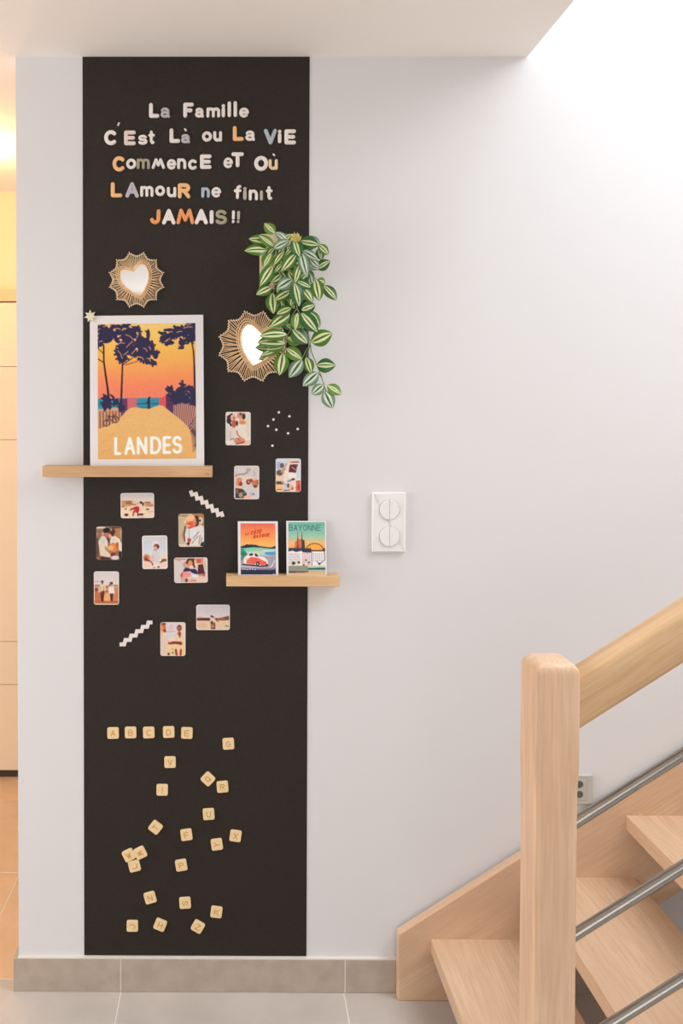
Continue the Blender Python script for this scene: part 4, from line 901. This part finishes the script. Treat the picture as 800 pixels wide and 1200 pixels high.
def p_hands(c):
    c.all((232, 214, 200)); c.poly([(240, 120), (560, 120), (560, 460), (240, 460)], (222, 212, 212)); c.ell(370, 230, 60, 90, (222, 196, 206)); c.line([(250, 325), (470, 315)], 16, (176, 170, 160)); c.ell(350, 420, 80, 60, (214, 214, 208)); c.poly([(260, 620), (700, 620), (700, 890), (260, 890)], (240, 206, 160)); c.ell(400, 800, 90, 60, (226, 206, 150))
    c.poly([(120, 400), (230, 350), (300, 520), (290, 660), (280, 890), (120, 890)], (230, 202, 184)); c.ell(180, 230, 66, 110, (222, 110, 62)); c.ell(150, 230, 30, 80, (236, 140, 84)); c.ell(190, 140, 60, 34, (150, 80, 60)); c.ell(222, 300, 28, 44, (150, 56, 36)); c.ell(160, 370, 40, 60, (236, 190, 150)); c.ell(215, 390, 26, 40, (244, 222, 214))
    c.poly([(460, 370), (520, 340), (640, 340), (680, 480), (640, 640), (480, 620), (440, 470)], (232, 208, 176)); c.ell(562, 235, 56, 74, (104, 44, 38)); c.ell(560, 240, 34, 50, (196, 96, 68)); c.ell(562, 320, 24, 36, (190, 90, 64)); c.poly([(510, 345), (610, 345), (580, 480)], (150, 70, 50)); c.line([(330, 590), (460, 580), (590, 590)], 64, (150, 48, 30)); c.line([(300, 540), (350, 560)], 40, (236, 190, 180)); c.ell(590, 600, 44, 34, (130, 50, 34))
    c.line([(480, 750), (500, 880)], 46, (150, 50, 34)); c.line([(600, 750), (590, 880)], 46, (160, 60, 40)); c.line([(545, 780), (545, 880)], 20, (240, 196, 190)); c.ell(310, 850, 26, 30, (70, 50, 20)); c.ell(405, 820, 26, 16, (150, 90, 60)); c.ell(400, 725, 20, 12, (200, 130, 90))

photo('photo print of a couple in white kissing, beside the scattered white dots', 259, 477, 20, (264.2, 482.7, 293.6, 521.8), 0, p_kiss, 1.0, 1)
photo('photo print of a family lying close together on white bedding', 269, 540, 20, (274.2, 545.8, 303.6, 585.0), 0, p_bed, .9, 2)
photo('photo print of a person leaning out of a red and white van', 318, 532, 20, (322.9, 537.3, 352.4, 576.4), 0, p_car, .7, 3)
photo('landscape photo print with a figure in red on pale dunes, highest on the left', 136, 572, 16, (141.3, 577.7, 180.6, 607.1), .6, p_dune, 1.1, 4)
photo('photo print of a sleeping baby wrapped in a pale blanket', 205, 595, 20, (209.1, 602.0, 239.0, 640.8), .5, p_baby, 0, 5)
photo('photo print of a couple in cream holding a pregnant belly, brown background', 108, 611, 20, (112.9, 617.0, 142.7, 656.0), 0, p_bump, 0, 6)
photo('photo print of one small child in white against pale blue sky', 161, 622, 20, (166.6, 627.6, 196.2, 666.7), .8, p_boy, 1.3, 7)
photo('landscape photo print of a child in navy held in adult arms', 199, 648, 16, (204.0, 653.4, 243.2, 682.9), .8, p_family, .9, 8)
photo('photo print of two people walking hand in hand on reddish sand', 105, 664, 20, (110.0, 669.6, 139.4, 708.6), 0, p_walk, .9, 9)
photo('landscape photo print of a tiny couple before dark hills under grey sky', 224, 703, 16, (229.9, 708.6, 269.2, 738.2), .2, p_lake, 1.0, 10)
photo('photo print of two people holding hands on sand, lowest of all the photos', 182, 724, 20, (187.9, 729.1, 217.3, 768.6), 0, p_hands, .6, 11)

# ------------------------------------------------------------------ heart mirrors
def heart(n=72):
    out = []
    for k in range(n):
        t_ = 2*math.pi*k/n
        sn = math.sin(t_); x = math.copysign(abs(sn)**1.65, sn); y = 13*math.cos(t_)-4*math.cos(2*t_)-1.5*math.cos(3*t_)-.5*math.cos(4*t_)
        out.append((x, (y+2.6)/13.4))
    return out
def sun_mirror(cx, cy, R, hx, hy, hw, hh, tilt, phase, label, nsp, depth0=-.012):
    c = at(cx, cy, -.01); h = at(hx, hy, -.012)
    t = thing('heart_mirror', label, 'mirror', (c.x, -.003, c.z-R*PXM), 'rattan heart mirrors')
    Rm = R*PXM; a = math.radians(tilt)
    H = [(h.x+(x*hw*math.cos(a)-z_*hh*math.sin(a))*PXM, h.z+(x*hw*math.sin(a)+z_*hh*math.cos(a))*PXM) for x, z_ in heart()]
    b = MB(); b.prism(list(reversed(H)), -.0125, -.010); b.obj('mirror_glass', M_mirror, t)
    b = MB(); P = [(x, -.0125, z_) for x, z_ in H]; b.tube(P+[P[0], P[1]], .0024*R/34, 6, False); b.obj('heart_rim', M_rattan, t, smooth=True)
    HV = np.array(H)
    sp = MB(); tips = MB(); rim = []
    for k in range(nsp):
        th = 2*math.pi*k/nsp; q = ((th*12/(2*math.pi)+phase) % 1)
        s = abs(q-.5)*2                      # 1 at a point of the star, 0 in the valley
        ro = Rm*(.845+.155*s**1.7)
        d = np.array([math.cos(th), math.sin(th)])
        # where the ray leaves the heart
        rel = HV-np.array([c.x, c.z]); ang = np.arctan2(rel[:, 1], rel[:, 0]); dd = np.abs((ang-th+math.pi) % (2*math.pi)-math.pi); i = int(dd.argmin())
        st = HV[i]; en = np.array([c.x, c.z])+d*ro
        sp.tube([(st[0], -.0105, st[1]), (en[0], -.0075, en[1])], .00092*R/34, 6)
        tips.tube([(en[0]-d[0]*.0015, -.0078, en[1]-d[1]*.0015), (en[0]+d[0]*.0016, -.0078, en[1]+d[1]*.0016)], .0016*R/34, 6)
        rim.append((c.x+d[0]*(ro-.002), -.0066, c.z+d[1]*(ro-.002)))
    tag(sp.obj('rattan_spoke', M_rattan, t, smooth=True), kind='stuff')
    tag(tips.obj('spoke_tip', M_rattanp, t), kind='stuff')
    b = MB(); b.tube(rim+[rim[0]], .0009*R/34, 5, False); b.obj('rim_cord', M_rattanp, t, smooth=True)
    # woven band close to the heart, and small wooden backing
    b = MB(); cH = np.array([h.x, h.z]); P = [(cH+(q-cH)*1.13) for q in HV]; b.tube([(q[0], -.0115, q[1]) for q in P]+[(P[0][0], -.0115, P[0][1])], .0014*R/34, 5, False)
    P = [(cH+(q-cH)*1.24) for q in HV]; b.tube([(q[0], -.0108, q[1]) for q in P]+[(P[0][0], -.0108, P[0][1])], .0011*R/34, 5, False); b.obj('woven_band', M_rattan, t, smooth=True)
    b = MB(); b.disc(c.x, c.z, Rm*.30, -.0088, YP, 24); b.obj('backing', M_rattan, t)
sun_mirror(159.8, 327.8, 32.6, 159.6, 329.6, 16.6, 17.2, 17, .5, 'small star-shaped rattan mirror with a heart glass, above the sunset poster', 96)
sun_mirror(297.3, 405.6, 42.4, 301.8, 406.0, 22.2, 23.0, -13, .53, 'larger star-shaped rattan mirror with a heart glass, partly behind plant leaves', 96)

# ------------------------------------------------------------------ wall planter and trailing plant
p0, p1 = at(305.2, 274, -.085), at(350.5, 334, -.085)
t = thing('wall_planter', 'pale wooden box planter on the wall, mostly hidden by the striped plant', 'planter', ((p0.x+p1.x)/2, -.045, p1.z))
for nm, bx in (('front_panel', (p0.x, p1.x, -.085, -.077, p1.z, p0.z)), ('side_panel', (p0.x, p0.x+.008, -.077, -.002, p1.z, p0.z)), ('side_panel', (p1.x-.008, p1.x, -.077, -.002, p1.z, p0.z)),
               ('base_panel', (p0.x+.008, p1.x-.008, -.077, -.002, p1.z, p1.z+.008)), ('back_panel', (p0.x+.008, p1.x-.008, -.01, -.002, p1.z+.008, p0.z))):
    b = MB(); b.box(*bx); bevel(b.obj(nm, M_lightwood, t), .001)
b = MB(); b.box(p0.x+.009, p1.x-.009, -.076, -.011, p0.z-.03, p0.z-.012); tag(b.obj('potting_soil', mat('soil', rgb(60, 46, 36), .95, bump=.6), t), kind='stuff')

pr = at(335, 290, -.06)
plant = thing('trailing_plant', 'trailing plant with green and cream striped leaves hanging from the wall planter', 'plant', (pr.x, -.05, at(335, 330, -.05).z))
# base x,y  tip x,y  width  kind  depth(base) depth(tip)
LV = [
 (322,274,309.5,261.5,11.5,3,.10,.09),(318,284,291.2,279.8,13,0,.10,.12),(321,289,303,275.5,10.5,3,.115,.12),(313,293.3,286,294,13,0,.11,.13),(336.5,283,322.5,272,10.5,2,.10,.11),
 (321,291,339,281.5,10,2,.12,.125),(318,296,308.5,313.5,12.5,3,.105,.11),(333,294,320.5,311,8.5,0,.11,.115),(320,311,304.6,335,13.5,0,.11,.115),(319,336,300,345.5,11.5,0,.10,.115),
 (319,343,320.2,367.8,15,0,.09,.10),(341,340.5,321.5,351.8,12,0,.10,.115),(342,327,324,338.5,13,2,.115,.12),(347,297,329.5,318,13,0,.12,.125),(331,308,321,320.5,7.5,0,.105,.11),
 (344.5,279,351.3,302,13.5,1,.13,.135),(351,283,373.8,287,14.5,1,.12,.13),(361,277,375.5,287.5,8,2,.105,.11),(373,286.5,385,298.5,9.5,0,.10,.10),(373,291,377,305,9,1,.09,.09),
 (371,315,386.6,305.5,11.5,1,.10,.11),(354,293.5,372.5,304.5,9.5,2,.125,.12),(352.5,295,359.8,325,11.5,2,.13,.13),(373.5,313.5,362.5,303,9,2,.11,.115),(361,308,374,315,10,2,.11,.11),
 (345.5,331.5,353,306.5,10,0,.125,.12),(348,331,362,318,13,1,.105,.10),(345,331.5,350.5,359.5,15.5,1,.13,.13),(347.5,329.5,364,337,12,1,.12,.12),(353,336,366.5,354.5,11.5,0,.105,.105),
 (362.5,321,365.5,337,8,2,.10,.10),(369,326,374.2,352.5,13.5,0,.10,.105),(371.5,329,381.5,331,9,3,.10,.10),(379,334.5,394.2,351.8,12,1,.09,.10),(353,363.5,369.5,357.2,12.5,1,.105,.11),
 (353,366.5,372,389.5,15.5,1,.105,.11),(361,364.5,374.8,383.5,12,0,.09,.09),(364.5,401.3,389.2,390,17,0,.075,.085),(348.5,366.5,346,386.5,12.5,3,.10,.105),(342.5,385.5,360,402.8,18,1,.095,.10),
 (341,360.8,324,368,11,0,.10,.105),(339.5,368,316.5,383,15,0,.09,.10),(336,391.8,303.8,393.8,13.5,0,.10,.115),(334.5,402.5,300.6,401.2,12,0,.095,.105),(342,386,333,377,9,1,.08,.08),
 (336.5,395.5,352.5,402.5,12.5,3,.075,.08),(331,408,304.5,417.3,9.5,0,.085,.09),(332,405.5,311.5,409.5,9,0,.09,.10),(331.8,413.5,327.3,440,15.5,0,.085,.09),(335,408,354,421.5,13,3,.08,.085),
 (353.8,421.5,338.6,442.5,14.5,2,.075,.08),(358.5,418.5,364.5,437.5,11.5,0,.07,.075),(372.5,436.5,354.6,452.5,13.5,2,.065,.07),(370.5,428,393.3,428.4,15.5,1,.055,.065),(379,451,365.3,462.5,11.5,2,.05,.055),
 (383.5,451.5,399.8,462.3,11.5,3,.05,.055),(380,458.5,389.8,478.5,13.5,2,.05,.055),
 # fillers deep in the clump
 (340,300,352,322,14,1,.09,.09),(326,315,338,335,14,1,.09,.09),(358,325,352,345,14,1,.09,.09),(335,345,345,362,14,1,.085,.085),(360,335,356,352,13,1,.085,.085),(330,345,332,362,12,1,.08,.08),
 (356,375,350,392,12,1,.075,.08),(345,300,336,288,12,1,.10,.10),(360,300,352,312,12,1,.10,.10),(368,340,362,330,10,1,.085,.085),(327,374,340,384,11,1,.07,.075),(312,285,300,291,10,1,.095,.10),(310,315,318,322,12,1,.098,.098),(315,325,308,333,10,1,.09,.09),(334,286,326,300,12,1,.095,.10),(322,300,331,313,11,0,.10,.10),(330,322,318,331,11,0,.10,.105),(338,318,345,332,11,0,.105,.105),(343,290,334,300,11,1,.10,.10),(312,300,322,290,10,1,.095,.095),
 (340,275,330,283,9,0,.095,.10),(352,312,344,300,11,0,.11,.11),(346,345,340,358,11,0,.10,.10),(356,318,368,328,11,1,.09,.09),(330,333,324,343,10,1,.09,.09),(322,318,312,326,10,0,.10,.10),(338,372,330,366,10,1,.07,.07),(350,385,356,396,11,1,.075,.08),(362,292,352,283,10,1,.095,.10)]
rl = random.Random(11)
for bx, by, tx, ty, wpx, kd, d0, d1 in LV:
    B_ = at(bx, by, -d0); T_ = at(tx, ty, -d1); ax = T_-B_; Ln = ax.length; ax.normalize()
    facing = Vector((rl.uniform(-.28, .28), -1, rl.uniform(-.1, .35))); side = ax.cross(facing).normalized(); nrm = side.cross(ax).normalized()
    if nrm.y > 0: nrm = -nrm
    wm = wpx*PXM*.5*(2.5-d0)/2.5*1.16
    NU, NV_ = 11, 9; v = []; uv = []; bow = rl.uniform(.05, .12)*Ln; cup = rl.uniform(.10, .26)*wm
    for i in range(NU):
        s = i/(NU-1); ww = wm*(math.sin(math.pi*min(1, s**.88))**.78 if 0 < s < 1 else 0)+(.0006 if i == 0 else .0002)
        for j in range(NV_):
            q = j/(NV_-1)*2-1
            p_ = B_+ax*(Ln*s)+side*(ww*q)+nrm*(bow*math.sin(math.pi*s)-cup*abs(q)**1.6*math.sin(math.pi*s)*1.3-.0012*math.cos(q*9)*math.sin(math.pi*s)*.4)
            v.append(p_); uv.append((s, (q+1)/2))
    f = [(i*NV_+j, i*NV_+j+1, (i+1)*NV_+j+1, (i+1)*NV_+j) for i in range(NU-1) for j in range(NV_-1)]
    mesh('leaf', v, f, LEAF[kd], plant, smooth=True, uv=uv)
STEMS = [
 [(340,282,.05),(343,300,.10),(346,330,.115),(347,348,.11),(348,362,.10),(353,370,.095),(359,384,.085),(363,400,.07),(364.5,412,.062),(370,425,.055),(376,440,.05),(380,453,.047),(384,465,.045),(388,476,.045)],
 [(348,361,.10),(342,370,.095),(340.5,380,.09),(341,386,.085),(337,392,.085),(335,401,.085),(334,409,.08),(331,413,.08)],
 [(330,280,.05),(320,295,.095),(319,312,.10),(321,330,.095),(320.5,345,.085)],
 [(345,282,.05),(354,300,.10),(362,318,.10),(369,326,.095),(376,331,.09),(380,335,.085)],
 [(363.5,403,.068),(358,412,.068),(353.5,421,.07)],[(363.5,404,.066),(360.5,413,.066),(358.5,419,.066)],[(364,398,.07),(366,401,.072)],
 [(348,362,.10),(350,366,.10)],[(341,386,.085),(346,389,.09)],[(372,436,.06),(376.5,442,.052)],[(345,281,.05),(357,282,.11),(368,286,.11),(375,290,.10)],[(338,282,.05),(325,287,.10),(313,293,.105)]]
for st in STEMS:
    b = MB(); P = [at(x, y, -d_) for x, y, d_ in st]
    S = []
    for i in range(len(P)-1):
        for k in range(3): S.append(P[i].lerp(P[i+1], k/3))
    S.append(P[-1]); b.tube(S, .0013, 6); b.obj('stem', M_stem, plant, smooth=True)
for bx, by, tx, ty, w_ in ((345.5,283,340.5,276,4.2),(347,284,344.5,271.5,3.8),(347.5,284,348.5,272,3.8),(348.5,283,353,276.5,4.2)):
    b = MB(); A_, B2 = at(bx, by, -.140), at(tx, ty, -.138)
    b.tube([A_.lerp(B2, k/5) for k in range(6)], [w_*PXM*q/2 for q in (.5, .9, 1, .85, .5, .1)], 7); tag(b.obj('bud', M_bud, plant, smooth=True), 'yellow-green bud')

# ------------------------------------------------------------------ switch and socket
c1 = at(455.4, 612.2, -.006)
t = thing('light_switch', 'white double light switch with two round rockers on the wall', 'switch', (c1.x, -.005, c1.z-.08))
sw, sh = 39.2*PXM, 70.5*PXM
b = MB(); b.bprism(rrect(c1.x, c1.z, sw, sh, .003), -.011, -.0002, .004); bevel(b.obj('cover_plate', M_plastic, t), .0008)
for py in (597.2, 628.7):
    q = at(456.1, py, -.012); r_ = 11.6*PXM
    b = MB(); b.disc(q.x, q.z, r_+.0012, -.0112, -.006, 40); b.obj('dial_recess', mat('switch_gap', rgb(176, 172, 168), .5), t)
    for sx in (-1, 1):
        poly = [(q.x+sx*.0004, q.z-r_)]+[(q.x+sx*(.0004+(r_-.0008)*math.cos(an)), q.z+(r_)*math.sin(an)) for an in np.linspace(-math.pi/2, math.pi/2, 22)][1:-1]+[(q.x+sx*.0004, q.z+r_)]
        if sx < 0: poly = poly[::-1]
        b = MB(); b.bprism(poly, -.0150, -.008, .001); b.obj('rocker', M_plastic, t)
c2 = at(679.2, 924.9, -.006)
t = thing('wall_socket', 'grey wall socket with two round dark inserts, beside the stair post', 'socket', (c2.x, -.005, c2.z-.04))
b = MB(); b.bprism(rrect(c2.x, c2.z, 30*PXM, 35*PXM, .003), -.009, -.0002, .002); b.obj('cover_plate', M_socket, t)
b = MB(); b.bprism(rrect(c2.x, c2.z, 14.5*PXM+.0016, 25*PXM+.0016, .001), -.0093, -.005, .0003); b.obj('gap', M_socketdark, t)
b = MB(); b.bprism(rrect(c2.x, c2.z, 14.5*PXM, 25*PXM, .001), -.0105, -.005, .0006); b.obj('insert', M_socket, t)
for py in (919.2, 931):
    q = at(679, py, -.011); b = MB(); b.disc(q.x, q.z, 4.2*PXM, -.0118, -.006, 24, .0008); b.obj('round_port', M_socketdark, t)

# ------------------------------------------------------------------ staircase
RISE, GO, S1 = .1665, .2561, .5323
YW, YN = -.045, -.88
st = thing('staircase', 'pale beech open staircase with steel rails and a square newel post', 'staircase', (S1, -.45, 0))
slope = RISE/GO
a = at(466.5, 1095.5, YW); xl = a.x; zl = a.z
lo = at(770, 1062, YW)
def ztop(x): return zl+(x-xl)*slope
def zlow(x): return lo.z+(x-lo.x)*slope
XE = 2.35
xz = lo.x-lo.z/slope
def stringer(y0, y1, xs):
    poly = [(xs, 0.0), (xz, 0.0), (XE, zlow(XE)), (XE, ztop(XE)), (xs, ztop(xs))]
    b = MB(); b.prism(poly, y0, y1); return bevel(b.obj('stringer', M_ws, st), .003)
s_w = stringer(YW, -.0135, xl)
for px, py in ((538.3, 1076.8), (750.5, 955.5)):
    q = at(px, py, YW); b = MB(); b.disc(q.x, q.z, .006, YW-.0006, YW, 18); tag(b.obj('dowel_plug', M_oak2, s_w), 'round wooden plug')
for k in range(6):
    x0 = S1+k*GO; z1 = RISE*(k+1)
    b = MB(); b.box(x0, x0+.281, -.822, YW+.012, z1-.040, z1); bevel(b.obj('tread', M_wy, st), .0025)
# newel post with rounded head and chamfers that widen below the handrail
nx0 = at(627.6, 850, YN).x; nx1 = at(679.3, 850, YN).x; ny0, ny1 = YN, YN+.088
ztopn = at(650, 774, YN+.02).z
def ring(z, ins, cf):
    x0, x1, y0, y1 = nx0+ins, nx1-ins, ny0+ins, ny1-ins; cf = max(cf, .0012)
    return [(x0+cf, y0, z), (x1-cf, y0, z), (x1-cf*.3, y0+cf*.3, z), (x1, y0+cf, z), (x1, y1-cf, z), (x1-cf*.3, y1-cf*.3, z), (x1-cf, y1, z), (x0+cf, y1, z), (x0+cf*.3, y1-cf*.3, z), (x0, y1-cf, z), (x0, y0+cf, z), (x0+cf*.3, y0+cf*.3, z)]
zc = at(628, 915, YN).z
lev = [(0, .0, .0095), (zc-.035, .0, .0095), (zc-.018, .0, .0088), (zc-.006, 0, .0062), (zc+.006, 0, .0036), (zc+.02, 0, .0024), (ztopn-.022, 0, .003)]
for k in range(1, 6):
    an = math.radians(k*16); lev.append((ztopn-.022+.022*math.sin(an), .018*(1-math.cos(an)), .003+.006*(1-math.cos(an))))
lev.append((ztopn, .016, .008))
v = []; f = []
for z_, ins, cf in lev: v += ring(z_, ins, cf)
for i in range(len(lev)-1):
    for k in range(12): f.append((i*12+k, i*12+(k+1) % 12, (i+1)*12+(k+1) % 12, (i+1)*12+k))
f += [tuple(range(11, -1, -1)), tuple(range((len(lev)-1)*12, len(lev)*12))]
nw = mesh('newel_post', v, f, M_wz, st); nw.data.polygons.foreach_set('use_smooth', [True]*len(f)); nw.data.set_sharp_from_angle(angle=math.radians(20))
# handrail: rounded rectangular section swept up the slope
YH0 = YN+.008
h_t = at(679.5, 797, YH0); h_b = at(679.5, 860, YH0)
hx0 = nx1-.004
def sweep_rect(x0, x1, zt_, zb_, y0, y1, r, name, M):
    sec = []
    for sy, sz, a0 in ((1, 1, 0), (-1, 1, 90), (-1, -1, 180), (1, -1, 270)):
        for k in range(5):
            an = math.radians(a0+90*k/4); sec.append(((y0+y1)/2+sy*((y1-y0)/2-r)+r*math.cos(an), sz*((zt_-zb_)/2-r*1.2)+r*1.2*math.sin(an)))
    v = []; n = len(sec); zm = (zt_+zb_)/2
    for x in (x0, x1):
        for y, z_ in sec: v.append((x, y, zm+z_+(x-hx0)*slope))
    f = [(i, (i+1) % n, (i+1) % n+n, i+n) for i in range(n)]+[tuple(range(n-1, -1, -1)), tuple(range(n, 2*n))]
    o = mesh(name, v, f, M, st); o.data.polygons.foreach_set('use_smooth', [True]*len(f)); o.data.set_sharp_from_angle(angle=math.radians(40)); return o
sweep_rect(hx0, XE, h_t.z, h_b.z, YH0, YH0+.066, .012, 'handrail', M_wr)
yb_ = YN+.044
for k, py in enumerate((967.5, 1099.5, 1231.5)):
    q = at(675, py, yb_-.01); b = MB(); b.tube([(q.x-.02, yb_, q.z-.02*slope), (XE, yb_, q.z+(XE-q.x)*slope)], .0102, 20); o = b.obj('rail_bar', M_steel, st, smooth=True)
    o.data.set_sharp_from_angle(angle=math.radians(40)); tag(o, 'brushed steel bar')
stringer(-.862, -.824, nx0+.02)
b = MB(); b.box(XE, XE+.08, ny0, ny1, 0, 2.25); bevel(b.obj('newel_post', M_wz, st), .003)
